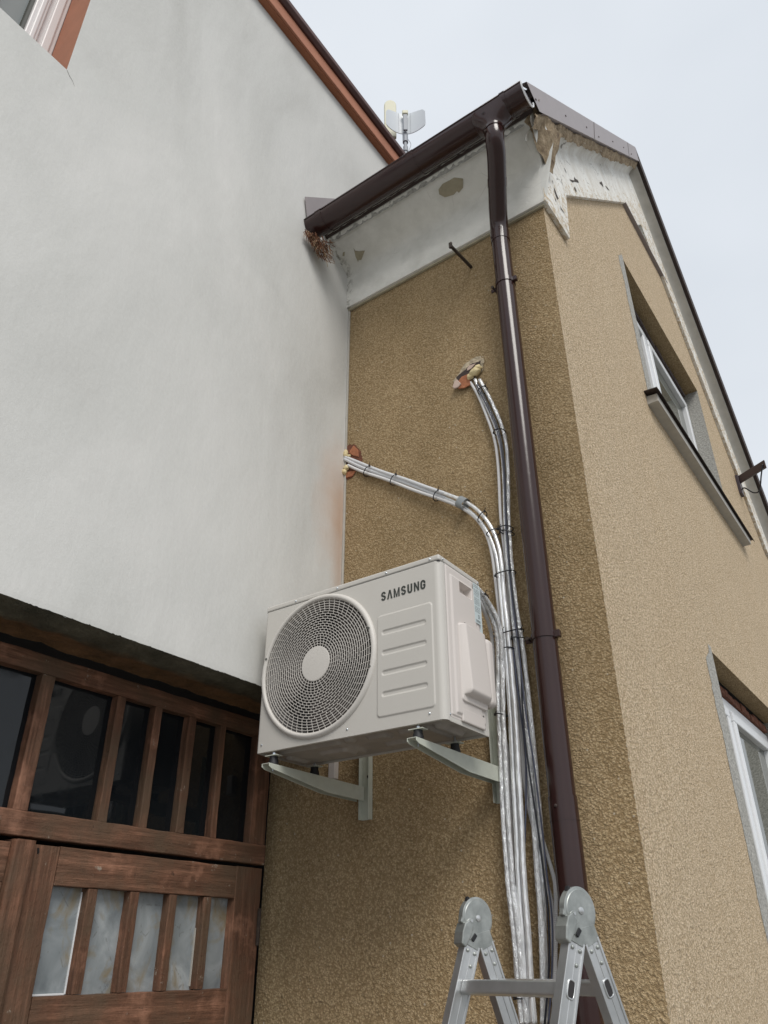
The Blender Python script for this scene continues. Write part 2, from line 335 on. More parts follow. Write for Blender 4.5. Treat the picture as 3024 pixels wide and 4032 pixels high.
# ------------------------------------------------------------------ white house
wh = thing('white_house', (0, -2, -2.25), 'tall white rendered house with orange eave and garage door, filling the left side', 'house')
b = MB(); XI = -.30
def wq(y0, y1, z0, z1): b.add([(0, y0, z0), (0, y1, z0), (0, y1, z1), (0, y0, z1)], [(0, 1, 2, 3)])
wq(-3.4, -2.95, .31, .33); wq(-6, -2.9, -2.25, .31); wq(-6, -3.4, .31, 4.9); wq(-3.4, -2.037, .33, 2.735); wq(-3.4, -2.037, 4.2, 4.9); wq(-2.037, .0, .33, 4.9); wq(.0, 9, 2.9, 4.9)
b.box(-.31, -.30, .14, 9, -2.25, 4.88); 
b.build('wall', 'white_render', wh, fix=False)
# ragged lower edge of the render and the lintel soffit behind it
ln = MB(); nn = 160
def lint(u, v):
    y = -2.9 + 2.9 * u; x = -.30 * v
    z = .31 + (mnoise.noise(Vector((y * 9, x * 14, 1))) * .010 + mnoise.noise(Vector((y * 30, x * 30, 4))) * .005) * (1 if v > 0 else .35) - .018 * math.sin(min(1, v * 1.6) * math.pi)
    return (x + (.002 if v == 0 else 0), y, z - .002)
ln.grid(nn, 14, lint); ln.build('lintel_soffit', 'lintel_render', wh, smooth=True, fix=False)
b = MB(); b.grid(520, 2, lambda u, v: (0 if v else -.001, -2.95 + 2.95 * u, .33 if v else .309 + mnoise.noise(Vector((u * 90, 1, 0))) * .004 + mnoise.noise(Vector((u * 300, 5, 0))) * .0035)); b.build('ragged_edge', 'white_render', wh, fix=False)
MB().box(-.31, -.302, -3.2, -.0, .27, .8).build('lintel_shadow_gap', 'dark_gap', wh)  # near-black strip that paints the shadow gap above the door
MB().box(-.9, -.002, -2.95, -2.52, -2.25, .305).build('pier', 'white_render', wh)
# eave: soffit board, orange fascia, brown edge
MB().box(-.2, .045, -6, 9, 4.9, 4.93).build('eave_soffit', 'orange_shaded', wh, bevel=.003)
MB().prism([(.045, 4.905), (.062, 4.905), (.062, 5.03), (.045, 5.03)], -6, 9, 'y').build('fascia_board', 'orange_paint', wh, bevel=.003)
MB().prism([(.0, 5.032), (.075, 5.025), (.10, 5.05), (.098, 5.10), (.075, 5.125), (.0, 5.13), (-3, 6.4), (-3, 6.3)], -6, 9, 'y').build('roof', 'ridge_brown', wh, bevel=.006)
# upper left window
wn = MB().add([(0, -2.037, 2.735), (-.235, -2.037, 2.735), (-.235, -2.037, 4.2), (0, -2.037, 4.2)], [(0, 1, 2, 3)]).build('window_reveal', 'orange_paint', wh, fix=False)
wf = MB()
for y0, y1, x1 in ((-2.125, -2.037, -.235), (-2.10, -2.06, -.222), (-2.185, -2.125, -.215), (-2.165, -2.14, -.206)): wf.box(-.30, x1, y0, y1, 2.735, 4.2)
wf.box(-.30, -.212, -3.4, -2.185, 2.735, 2.80)
wf = wf.build('window_frame', 'pvc_pink', wh, bevel=.006)
MB().box(-.30, -.235, -2.20, -2.186, 2.80, 4.2).build('seal', 'seal', wf)
bl = MB()
z = 2.81
while z < 4.15:
    bl.add([(-.262, -3.38, z), (-.262, -2.205, z), (-.246, -2.205, z + .017), (-.246, -3.38, z + .017)], [(0, 1, 2, 3)]); z += .0185
bl.box(-.243, -.241, -2.452, -2.44, 2.8, 4.1)
bl.build('blind', 'blind', wf, fix=False); MB().box(-.30, -.285, -3.4, -2.2, 2.8, 4.2).build('pane', 'curtain', wf)
MB().tube(crom([(-.205, -2.205, 2.803), (-.20, -2.24, 2.84), (-.21, -2.30, 2.95), (-.22, -2.33, 3.2)], .02), .0028, 6).tube(crom([(-.2, -2.21, 2.80), (-.2, -2.25, 2.835), (-.2, -2.29, 2.87), (-.2, -2.36, 3.05), (-.2, -2.38, 3.3)], .02), .0025, 6).build('blind_cord', 'seal', wh)
# mortar stain crack under that window corner
MB().tube([(.001, -2.035, 2.733), (.001, -2.02, 2.715), (.001, -2.0, 2.70), (.001, -1.985, 2.68)], lambda i, a: .0013 * (1 - i / 4), 5).build('hairline_crack', 'grey_mortar', wh)
# ---- garage door (x = XI plane)
gd = MB().box(-.36, -.31, -3.0, -.13, -2.2, -2.0).build('garage_door', 'wood_y', wh)
def bar(y0, y1, z0, z1, nm, mat, x0=-.35, x1=XI, bv=.004):
    rag = MB(); n_ = max(2, int(max(y1 - y0, z1 - z0) / .03)); vert = (z1 - z0) > (y1 - y0)
    def wob(a_, s_): return mnoise.noise(Vector((a_ * 11, s_ * 7.3, y0 * 3))) * .0022 + mnoise.noise(Vector((a_ * 40, s_ * 3.3, z0 * 3))) * .0014
    for i in range(n_):
        t0, t1 = i / n_, (i + 1) / n_
        if vert:
            za, zb = z0 + (z1 - z0) * t0, z0 + (z1 - z0) * t1
            pts = [(x_, (y0 if sd_ < 0 else y1) + wob(zz, sd_ + x_), zz) for zz in (za, zb) for sd_ in (-1, 1) for x_ in (x0, x1 + wob(zz, sd_ * 5) * .8)]
            rag.add(pts, [(0, 2, 6, 4), (1, 5, 7, 3), (0, 4, 5, 1), (2, 3, 7, 6)])
            if i == 0: rag.add(pts[:4], [(0, 1, 3, 2)])
            if i == n_ - 1: rag.add(pts[4:], [(0, 2, 3, 1)])
        else:
            ya, yb = y0 + (y1 - y0) * t0, y0 + (y1 - y0) * t1
            pts = [(x_, yy, (z0 if sd_ < 0 else z1) + wob(yy, sd_ + x_)) for yy in (ya, yb) for sd_ in (-1, 1) for x_ in (x0, x1 + wob(yy, sd_ * 5) * .8)]
            rag.add(pts, [(0, 4, 6, 2), (1, 3, 7, 5), (0, 1, 5, 4), (2, 6, 7, 3)])
            if i == 0: rag.add(pts[:4], [(0, 2, 3, 1)])
            if i == n_ - 1: rag.add(pts[4:], [(0, 1, 3, 2)])
    bm_ = rag; o = bm_.build(nm, mat, gd, bevel=bv); return o
TR = [(-1.351, -1.296), (-1.016, -.975), (-.828, -.79), (-.644, -.603), (-.458, -.426)]
bar(-2.50, -.13, .205, .275, 'rail', 'wood_y'); bar(-2.50, -.13, -.347, -.266, 'rail', 'wood_y', x1=-.297); bar(-2.50, -2.36, -.265, .204, 'stile', 'wood_z', x1=-.3015); bar(-2.12, -2.07, -.265, .204, 'glazing_bar', 'wood_z', x1=-.303)
for y0, y1 in TR: bar(y0, y1, -.265, .204, 'glazing_bar', 'wood_z', x1=-.303)
bar(-.227, -.13, -.265, .204, 'stile', 'wood_z', x1=-.3015); bar(-1.76, -1.70, -.265, .204, 'glazing_bar', 'wood_z', x1=-.303)
yy = [-2.2, -1.76, -1.70, -1.351] ; cuts = [(-2.36, -2.12), (-2.07, -1.76), (-1.70, -1.351), (-1.296, -1.016), (-.975, -.828), (-.79, -.644), (-.603, -.458), (-.426, -.227)]
for i, (y0, y1) in enumerate(cuts): 
    o = MB().box(-.346, -.341, y0 - .01, y1 + .01, -.28, .22, fn=lambda p, i=i: (p[0], p[1], p[2])).build('upper_pane', 'dark_glass', gd)
# lower leaves
bar(-1.254, -1.146, -2.2, -.366, 'stile', 'wood_z', x1=-.302); bar(-1.331, -1.256, -2.2, -.358, 'meeting_stile', 'wood_z', x1=-.276, bv=.008)
bar(-1.144, -.29, -.487, -.364, 'rail', 'wood_y', x1=-.304); bar(-.288, -.135, -2.2, -.362, 'stile', 'wood_z', x1=-.302)
bar(-1.144, -.29, -.935, -.812, 'rail', 'wood_y', x1=-.304); bar(-2.30, -1.333, -.487, -.366, 'rail', 'wood_y', x1=-.302)
bar(-1.46, -1.333, -2.2, -.489, 'stile', 'wood_z', x1=-.300)
for y0, y1 in ((-1.002, -.962), (-.818, -.777), (-.632, -.595), (-.452, -.414)): bar(y0, y1, -.810, -.489, 'glazing_bar', 'wood_z', x1=-.305)
for y0, y1 in ((-1.144, -1.002), (-.962, -.818), (-.777, -.632), (-.595, -.452), (-.414, -.29)):
    MB().box(-.350, -.344, y0 - .01, y1 + .01, -.82, -.48).build('lower_pane', 'clouded_glass', gd)
MB().box(-.3435, -.336, -1.0065, -1.0025, -.810, -.50).build('putty', 'pvc', gd, bevel=.001); MB().box(-.3435, -.333, -1.14, -1.01, -.812, -.806).build('putty', 'pvc', gd, bevel=.001); MB().box(-.3435, -.337, -.456, -.4525, -.80, -.60).build('putty', 'sill_paint', gd)
bar(-1.144, -.29, -1.5, -.937, 'lower_panel', 'wood_z', x0=-.35, x1=-.325)
MB().box(-.35, -.335, -2.30, -1.46, -2.2, -.937).build('lower_panel', 'wood_z', gd)
bar(-2.50, -2.30, -2.2, -.366, 'stile', 'wood_z', x1=-.302); bar(-2.30, -1.46, -.935, -.812, 'rail', 'wood_y', x1=-.304)
for k in range(4): bar(-1.60 - k * .165 - .04, -1.60 - k * .165, -.810, -.489, 'glazing_bar', 'wood_z', x1=-.305)
for k in range(5): MB().box(-.350, -.344, max(-2.31, -1.60 - k * .165 - .01), -1.60 - k * .165 + .135, -.82, -.48).build('lower_pane', 'clouded_glass', gd)
MB().prism([(-1.235, -.377), (-1.228, -.377), (-1.224, -.392), (-1.230, -.396)], -.3015, -.2995, 'x').build('keyhole', 'dark_gap', gd)
MB().box(-.299, -.290, -.150, -.134, -.66, -.52).cyl((-.293, -.142, -.66), (-.293, -.142, -.52), .006, 10).build('hinge', 'rust', gd, bevel=.002)
# dark garage room behind the door
gr = MB(); gr.add([(-2.2, -3.2, -2.25), (-2.2, .4, -2.25), (-2.2, .4, .9), (-2.2, -3.2, .9), (-.36, -3.2, -2.25), (-.36, .4, -2.25), (-.36, .4, .9), (-.36, -3.2, .9)], [(0, 1, 2, 3), (3, 2, 6, 7), (1, 5, 6, 2)])
gr.build('garage_room', 'dark_gap', wh, fix=False)
# ------------------------------------------------------------------ brown house
bh = thing('brown_house', (.7, 2.8, -2.25), 'brown roughcast gabled house with peeling white cornice, right of the white house', 'house')
def rough_grid(x0, x1, z0, z1, step, edge_x):
    nu, nv = int((x1 - x0) / step) + 1, int((z1 - z0) / step) + 1
    def f(u, v):
        x = x0 + (x1 - x0) * u; z_ = z0 + (z1 - z0) * v
        q = Vector((x * 70, 0, z_ * 70)); d_ = mnoise.noise(q) * .0018 + mnoise.noise(q * 2.3) * .0011
        e_ = max(0, (u - .93) / .07) if edge_x else 0
        return (x + (d_ * 1.8 if u == 1 and edge_x else 0), -d_ * (0 if u == 0 else 1) * (1 - e_), z_)
    return nu, nv, f
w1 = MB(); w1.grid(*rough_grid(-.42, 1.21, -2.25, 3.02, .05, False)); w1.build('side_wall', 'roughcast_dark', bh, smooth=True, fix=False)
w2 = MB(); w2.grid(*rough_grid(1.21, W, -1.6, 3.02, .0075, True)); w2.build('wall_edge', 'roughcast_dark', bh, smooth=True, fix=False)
# gable wall with two window openings
YA = 2.70
def ztop(y): return min(y + 3.52, 2 * YA - y + 3.52)
gw = MB()
def gq(y0, y1, z0, z1): gw.add([(W, y0, z0), (W, y1, z0), (W, y1, z1 if z1 is not None else ztop(y1)), (W, y0, z1 if z1 is not None else ztop(y0))], [(0, 1, 2, 3)])
JY0, JY1, KY0, KY1 = 1.71, 3.70, 1.77, 3.66
gq(.0, JY0, -2.25, None)
gq(JY0, JY1, -2.25, -.9); 
gw.add([(W, JY0, -.9), (W, KY0, -.9), (W, KY0, .851), (W, JY0, .851)], [(0, 1, 2, 3)]); gw.add([(W, KY1, -.9), (W, JY1, -.9), (W, JY1, .851), (W, KY1, .851)], [(0, 1, 2, 3)])
gq(JY0, JY1, .851, 2.56); gq(JY0, YA, 4.068, None); gq(YA, JY1, 4.068, None); gq(JY1, 6.1, -2.25, None)
gw.build('gable_wall', 'roughcast_pale', bh, fix=False)
# reveals
for nm, y0, y1, z0, z1, mt in (('upper', JY0, JY1, 2.56, 4.068, 0), ('lower', KY0, KY1, -.9, .851, 0)):
    rv = MB(); xi = 1.235 if nm == 'upper' else 1.24
    rv.add([(W, y0, z1), (W, y1, z1), (xi, y1, z1), (xi, y0, z1)], [(0, 1, 2, 3)]); rv.add([(W, y0, z0), (W, y0, z1), (xi - .1, y0, z1), (xi - .1, y0, z0)], [(0, 1, 2, 3)])
    rv.add([(W, y1, z0), (W, y1, z1), (xi - .1, y1, z1), (xi - .1, y1, z0)], [(0, 1, 2, 3)], 1); rv.add([(xi, y0, z1), (xi, y1, z1), (xi - .1, y1, z1 + .0), (xi - .1, y0, z1)], [(0, 1, 2, 3)], 2)
    rv.add([(W, y0, z0), (W, y1, z0), (xi - .1, y1, z0), (xi - .1, y0, z0)], [(0, 1, 2, 3)], 1)
    rv.build('window_reveal', ['roughcast_dark', 'grey_mortar', 'dark_gap'], bh, fix=False)
    zt = z1 - .095; xf = 1.235
    wf = MB()
    wf.box(xf - .07, xf, y0 + .02, y1 - .01, zt - .07, zt).box(xf - .07, xf, y0 + .01, y0 + .08, z0, zt - .07).box(xf - .07, xf, y1 - .08, y1 - .01, z0, zt - .07).box(xf - .07, xf - .002, 2.43, 2.52, z0, zt - .07).box(xf - .07, xf, y0 + .08, y1 - .08, z0, z0 + .06)
    wf = wf.build('window_frame', 'pvc', bh, bevel=.006)
    for ya, yb in ((y0 + .08, 2.43), (2.52, y1 - .08)):
        sh = MB(); sw = .065; xs = xf + .016; za, zb = z0 + .06, zt - .07
        sh.box(xf - .05, xs, ya, yb, zb - sw, zb).box(xf - .05, xs, ya, ya + sw, za, zb - sw).box(xf - .05, xs, yb - sw, yb, za, zb - sw).box(xf - .05, xs, ya + sw, yb - sw, za, za + sw)
        sh = sh.build('sash', 'pvc', wf, bevel=.007)
        MB().box(xf - .03, xf - .024, ya + sw - .004, yb - sw + .004, za + sw, zb - sw).build('pane', 'window_glass', wf)
    bk = MB(); rr = random.Random(3)
    y = y0 + .02
    while y < y1 - .1:
        l_ = .05 + rr.random() * .1; bk.box(xf - .06 - rr.random() * .015, xf + .01 + rr.random() * .014, y, y + l_ - .006, zt + .004, z1 - .03 - rr.random() * .025); y += l_
    bk.build('bricks_and_gap_shade', 'brick_dark' if nm == 'lower' else 'roof_dark', wf, bevel=.004)  # bricks at the lower window; dark colour paints the upper one's shaded gap
# repaired mortar margins beside both windows
def ragged(y_in, z0, z1, wd, seed, topy):
    q = MB(); n_ = 60; rr = random.Random(seed); L_ = []; 
    for i in range(n_ + 1):
        zz = z0 + (z1 - z0) * i / n_; t = i / n_
        wl = wd * (1 - .15 * mnoise.noise(Vector((zz * 5, seed, 0))) ) + mnoise.noise(Vector((zz * 30, seed, 2))) * .02
        if t > .93: wl *= max(.35, (1 - t) / .07)
        L_.append((zz, y_in - wl))
    vs = [(W + .0018, y_, z_) for z_, y_ in L_] + [(W + .0018, y_in + .001, z_) for z_, _ in L_]; k = n_ + 1
    q.add(vs, [(i, i + 1, k + i + 1, k + i) for i in range(n_)])
    q.add([(W + .0018, y_in + .001, z0), (W + .0018, y_in + .001, z1), (W - .10, y_in + .003, z1), (W - .10, y_in + .003, z0)], [(0, 1, 2, 3)])
    q.build('mortar_margin', 'grey_mortar', bh, fix=False)
ragged(JY0, 2.60, 4.10, .13, 1, 0); ragged(KY0, -.9, .88, .185, 2, 0)
# sill of the upper window
sl = MB().prism([(W - .1, 2.498), (W + .072, 2.498), (W + .072, 2.560), (W - .1, 2.575)], 1.50, 4.02, 'y').build('window_sill', 'sill_paint', bh, bevel=.004)
MB().prism([(W - .1, 2.588), (W + .085, 2.574), (W + .092, 2.555), (W + .096, 2.556), (W + .088, 2.580), (W - .1, 2.593)], 1.46, 4.10, 'y').build('sill_flashing', 'roof_dark', sl)
# cornice: band + sloped soffit, run along x
prof = [(0.0, 2.925), (-.028, 2.927), (-.030, 3.17), (-.034, 3.205), (-.048, 3.228), (-.075, 3.243), (-.235, 3.330), (-.25, 3.345), (-.25, 3.40), (0.0, 3.40)]
co = MB(); xs_ = [.0, .2, .5, .8, 1.1, 1.3, 1.36, 1.375]
def flare(x, y, z_): return x + (.0 if x < 1.37 else max(0, (z_ - 3.17)) * .45)
n_ = len(prof)
vs = [(flare(x, p[0], p[1]), p[0], p[1]) for x in xs_ for p in prof]
co.add(vs, [(i * n_ + j, (i + 1) * n_ + j, (i + 1) * n_ + j + 1, i * n_ + j + 1) for i in range(len(xs_) - 1) for j in range(n_ - 1)] + [tuple((len(xs_) - 1) * n_ + j for j in range(n_))])
co = co.build('cornice', 'cornice_paint', bh, fix=True, auto=35)
MB().box(.0, 1.37, -.016, -.0, 2.910, 2.926).build('cornice_edge', 'bare_plaster', bh, bevel=.003)
nv = Vector((0, -.1, -.21)).normalized() * .0025
for pts, nm in (([(0.138, -0.144, 3.289), (0.137, -0.127, 3.281), (0.161, -0.113, 3.275), (0.196, -0.101, 3.269), (0.143, -0.068, 3.253), (0.126, -0.074, 3.256), (0.115, -0.066, 3.252), (0.119, -0.098, 3.267)], 'paint_loss'),
    ([(0.057, -0.153, 3.293), (0.071, -0.151, 3.293), (0.055, -0.133, 3.284), (0.041, -0.137, 3.286)], 'paint_loss'),
    ([(0.805, -0.18, 3.306), (0.843, -0.194, 3.313), (0.89, -0.191, 3.312), (0.921, -0.191, 3.312), (0.965, -0.164, 3.299), (0.941, -0.126, 3.28), (0.905, -0.114, 3.275), (0.9, -0.126, 3.281), (0.873, -0.119, 3.277), (0.818, -0.13, 3.282), (0.796, -0.157, 3.295)], 'paint_loss')):
    P_ = []
    for q in pts:
        y_ = q[1]; z_ = 3.243 + (-.075 - y_) / (.16) * .087 if y_ < -.075 else 3.243 - (y_ + .075) * .5
        P_.append(Vector((q[0], y_, z_ - .003)))
    MB().vprism(P_, (0, 0, -.0015)).build(nm, 'bare_plaster', co, fix=True)
# broken corner: bare bedding mortar where the cornice end has fallen away
bc = MB()
def bcf(u, v):
    z_ = 3.205 + .215 * u; y = -.262 + .34 * v
    n1_ = mnoise.noise(Vector((y * 16, z_ * 16, 3))) * .016 + mnoise.noise(Vector((y * 45, z_ * 30, 3))) * .006
    return (1.378 + max(0, (z_ - 3.17)) * .42 + .024 + n1_ * .8, y + n1_ * .5, z_ + n1_ + .13 * (1 - u) * abs(v - .80) + .10 * v * u)
bc.grid(70, 50, bcf); bc.build('broken_corner', 'mortar', bh, smooth=True, fix=False)
# rough strip where the soffit meets the eave boards
rs = MB(); rs.grid(160, 7, lambda u, v: (1.40 * u, -.232 - .045 * v + mnoise.noise(Vector((u * 60, v * 3, 0))) * .006, 3.330 + .034 * math.sin(v * 2.2) - .008 + mnoise.noise(Vector((u * 40, v * 5, 9))) * .007)); rs.build('rough_soffit_edge', 'grey_mortar', co, smooth=True, fix=False)
# gable frieze (peeling white), both slopes, with corner return
fr = MB(); xo = W + .028
def fpoly(pts): fr.vprism([(W + .001, y_, z_) for y_, z_ in pts], (xo - W, 0, 0))
fpoly([(-.026, 2.927), (.300, 2.927), (.385, 3.400), (-.026, 3.16)][:3] + [(.36, 3.46), (-.026, 3.36)])
fpoly([(.386, 3.402), (2.205, 5.221), (2.50, 5.221), (YA, 5.42), (YA, YA + 3.46), (.362, 3.822), (.362, 3.46)])
fpoly([(YA, 5.42), (2.90, 5.221), (3.20, 5.221), (5.40, 3.02), (5.70, 3.02), (5.70, 3.46), (YA, YA + 3.46)])
fpoly([(-.026, 3.362), (.36, 3.462), (.36, 3.82), (-.02, 3.46)])
fr = fr.build('frieze', 'peeling_paint', bh, bevel=.003)
CR=[
  [(0.148, 3.237), (0.171, 3.219), (0.196, 3.189), (0.217, 3.182), (0.188, 3.138), (0.165, 3.156), (0.145, 3.184)] ,
  [(0.203, 3.132), (0.221, 3.116), (0.292, 3.124), (0.265, 3.111), (0.211, 3.098)] ,
  [(0.638, 3.862), (0.675, 3.874), (0.731, 3.922), (0.758, 3.914), (0.64, 3.802), (0.549, 3.695), (0.473, 3.652), (0.516, 3.691), (0.626, 3.799)] ,
  [(0.424, 3.721), (0.457, 3.725), (0.481, 3.7), (0.456, 3.7)] ,
  [(0.138, 3.284), (0.156, 3.267), (0.158, 3.255), (0.138, 3.262)] ,
  [(0.312, 3.467), (0.339, 3.459), (0.35, 3.456), (0.32, 3.453)] ,
  [(0.602, 3.72), (0.634, 3.699), (0.617, 3.664), (0.575, 3.675)] ,
  [(1.309, 4.526), (1.413, 4.661), (1.437, 4.642), (1.451, 4.611), (1.38, 4.571)] ,
  [(1.49, 4.699), (1.575, 4.754), (1.649, 4.778), (1.552, 4.711)] ,
  [(0.145, 3.142), (0.152, 3.107), (0.15, 3.077), (0.14, 3.101)] ,
  [(0.371, 3.729), (0.385, 3.713), (0.372, 3.71)] ,
]
for pts in CR:
    cy_, cz_ = sum(p[0] for p in pts) / len(pts), sum(p[1] for p in pts) / len(pts); pts = [(cy_ + (p[0] - cy_) * .78, cz_ + (p[1] - cz_) * .78) for p in pts]
    MB().add([(W + .0315, y_, z_) for y_, z_ in pts], [tuple(range(len(pts)))]).build('paint_crack', 'rust', fr, fix=False)
# horizontal ledge and recess in the gable peak
MB().box(W, W + .034, 2.18, 3.35, 5.196, 5.206).box(W, W + .012, 2.2, 3.3, 5.2065, 5.2195).build('ledge', 'flashing', bh, bevel=.002)
MB().prism([(2.50, 5.222), (2.90, 5.222), (YA, 5.42)], W + .001, W + .006, 'x').build('attic_recess', 'curtain', bh)
# rake: cove + mortar bedding, board underside, metal verge flashing
for sgn, nm in ((1, 'near'), (-1, 'far')):
    def Yz(t, dz, sgn=sgn): return (YA - sgn * t, YA + dz - t)     # t = horizontal distance from the ridge
    T1 = 3.06 if sgn == 1 else 3.5
    def P3(x, t, dz): y_, z_ = Yz(t, dz); return Vector((x, y_, z_))
    cv = MB()
    def cf(u, v, T1=T1):
        t = (T1 - .15) * u; r_ = .085; a_ = v * math.pi / 2
        jx = mnoise.noise(Vector((t * 9, v * 2, sgn))) * .006
        return P3(W + .026 + r_ * (1 - math.cos(a_)) + jx, t, 3.44 + r_ * 1.0 * math.sin(a_) + jx)
    cv.grid(120, 8, cf); cv.build('rake_cove', 'peeling_paint' if sgn == 1 else 'sill_paint', bh, smooth=True, fix=False)
    if sgn == 1:
        mo = MB()
        def mf(u, v):
            t = 2.98 * u; nn_ = mnoise.noise(Vector((t * 7, v * 2, 2))) * .016 + mnoise.noise(Vector((t * 19, v * 7, 2))) * .012 + mnoise.noise(Vector((t * 50, v * 20, 5))) * .006
            low = mnoise.noise(Vector((t * 2.2, 0, 7))) * .05 + mnoise.noise(Vector((t * 8, 0, 3))) * .03
            return P3(W + .098 + .030 * math.sin(v * 1.5) + nn_ * .8, t, 3.488 - low * (1 - v) ** 1.5 + .085 * v + nn_ * .5)
        mo.grid(600, 16, mf); mo.build('mortar_bedding', 'mortar', bh, smooth=True, fix=False)
    else:
        MB().vprism([P3(W + .026, 0, 3.50), P3(1.475, 0, 3.56), P3(1.475, T1, 3.56), P3(W + .026, T1, 3.50)], (0, 0, .01)).build('rake_board', 'sill_paint', bh)
    vf = MB(); x1 = 1.508; nT = 8
    # folded sheet: outer face + lower return + top lip
    for a_, b_ in (((x1, 3.575), (x1, 3.80)), ((x1 - .05, 3.585), (x1, 3.575)), ((x1, 3.80), (x1 - .04, 3.812))):
        e0 = T1 + .14 if sgn == 1 else T1
        p = [P3(a_[0], 0, a_[1]), P3(b_[0], 0, b_[1]), P3(b_[0], e0, b_[1]), P3(a_[0], e0, a_[1])]
        if sgn == 1:
            te = lambda q: 2.964 + .139 * (q - 3.575) / .225
            p[2] = P3(b_[0], min(te(b_[1]), 3.103) - (.06 if b_[1] < 3.59 and a_[1] < 3.59 else 0), b_[1]); p[3] = P3(a_[0], min(te(a_[1]), 3.103) - (.06 if b_[1] < 3.59 and a_[1] < 3.59 else 0), a_[1])
        vf.vprism(p, (-.002, 0, 0.001))
    vf = vf.build('verge_flashing', 'flashing' if sgn == 1 else 'roof_dark', bh)
    if sgn == 1:
        for t in (3.0, 2.45, 1.95, 1.62, 1.12, .68, .35): MB().lathe(P3(x1, t, 3.67 if t not in (1.62, .35) else 3.63), (1, 0, 0), [(0, .007), (.003, .0065), (.005, .003)], 8).build('screw', 'roof_dark', vf)
        for t in (1.78, .50):
            MB().vprism([P3(x1 + .0012, t, 3.578), P3(x1 + .0012, t - .10, 3.80), P3(x1 + .0012, t - .107, 3.80), P3(x1 + .0012, t - .007, 3.578)], (.001, 0, 0)).build('lap_joint', 'roof_dark', vf)
    rf = MB().vprism([P3(0.0, -.0, 3.70), P3(0.0, T1 - (.04 if sgn == 1 else 0), 3.70), P3(0.0, T1 - (.04 if sgn == 1 else 0), 3.79), P3(0.0, 0, 3.79)], (1.5, 0, 0)); rf.build('roof', 'roof_dark', bh)
# eave boards in shadow behind the gutter, rafter gap
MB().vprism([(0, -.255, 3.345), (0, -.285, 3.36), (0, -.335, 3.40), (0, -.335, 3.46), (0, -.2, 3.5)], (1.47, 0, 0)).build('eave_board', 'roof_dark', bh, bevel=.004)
MB().box(.0, .012, -.012, -.0, .3, 2.925).build('corner_sealant', 'sill_paint', bh, bevel=.003)
# verge upstand flashing against the white wall
MB().vprism([(.012, -.455, 3.30), (.012, -.494, 3.500), (.012, .30, 4.28), (.012, .30, 4.05), (.012, -.312, 3.44)], (.003, 0, 0)).build('wall_flashing', 'flashing', bh)
# ------------------------------------------------------------------ gutter
gt = thing('rain_gutter', (.75, -.4, 3.23), 'dark brown half round gutter along the eave above the white soffit', 'gutter')
GC = (-.402, 3.300); GR = .074
def gprof(r, a0=-8, a1=188, n=22): return [(GC[0] - r * math.cos(R(a0 + (a1 - a0) * i / n)), GC[1] - r * math.sin(R(a0 + (a1 - a0) * i / n))) for i in range(n + 1)]
def shell(x0, x1, r, th, nm, mat, par, **k):
    o_, i_ = gprof(r), gprof(r - th)[::-1]; q = o_ + i_; n = len(q); b = MB()
    vs = [(x0, *p) for p in q] + [(x1, *p) for p in q]; b.add(vs, [(i, (i + 1) % n, n + (i + 1) % n, n + i) for i in range(n)])
    h = len(o_)
    for s_ in (0, n): b.add([vs[s_ + i] for i in range(n)], [(i, i + 1, n - 2 - i, n - 1 - i) for i in range(h - 1)])
    return b.build(nm, mat, par, auto=40, **k)
shell(.004, 1.497, GR, .0025, 'trough', 'brown_metal', gt)
MB().tube([(.004, GC[0] - GR + .001, GC[1] + .009), (1.497, GC[0] - GR + .001, GC[1] + .009)], .0062, 14).build('front_bead', 'brown_metal', gt, smooth=True)
for x0, x1, nm in ((.09, .135, 'joint_band'), (.770, .815, 'joint_band'), (1.372, 1.402, 'bracket_strap')):
    o = shell(x0, x1, GR + .0035, .003, nm, 'brown_metal', gt)
    MB().tube([(x0, GC[0] - GR + .001, GC[1] + .009), (x1, GC[0] - GR + .001, GC[1] + .009)], .0088, 14).build('clip', 'brown_metal', o, auto=40)
# end stop: flat half disc with pale rim
ed = MB(); q = gprof(GR - .001); ed.vprism([(1.492, *p) for p in q], (.003, 0, 0)); ed.build('end_stop', 'brown_metal', gt)
shell(1.4975, 1.504, GR + .003, .007, 'end_rim', 'gutter_inside', gt)
# outlet funnel: saddle around the trough narrowing to the pipe socket
OX, OY = 1.292, -.405
fn = MB(); NA = 40; rows = []
for j in range(9):
    t = j / 8; row = []
    for k in range(NA):
        a_ = 2 * math.pi * k / NA; c_, s_ = math.cos(a_), math.sin(a_)
        hw = .098 * (1 - t) ** 1.25 + .0535 * (1 - (1 - t) ** 1.25); hd = .0765 * (1 - t) ** 2 + .0535 * (1 - (1 - t) ** 2)
        pw = 2 + 6 * (1 - t) ** 2; rr = (abs(c_) ** pw + abs(s_) ** pw) ** (-1 / pw)
        x = OX + c_ * rr * hw; y = OY + s_ * rr * hd
        zt = GC[1] - math.sqrt(max(.0, (GR + .004) ** 2 - min(abs(y - GC[0]), GR + .003) ** 2)) + .001
        z_ = zt * (1 - t) + 3.165 * t if t < 1 else 3.165
        row.append((x, y, z_))
    rows.append(row)
for row in rows: fn.v += row
for j in range(8):
    for k in range(NA): fn.f.append((j * NA + k, j * NA + (k + 1) % NA, (j + 1) * NA + (k + 1) % NA, (j + 1) * NA + k)); fn.mi.append(0)
o = fn.build('outlet_funnel', 'brown_metal', gt, smooth=True)
MB().lathe((OX, OY, 3.17), (0, 0, -1), [(0, .0545), (.02, .0548), (.0202, .0515), (.0, .0515)], 36, caps=False).build('socket_rim', 'brown_metal', o, auto=40)
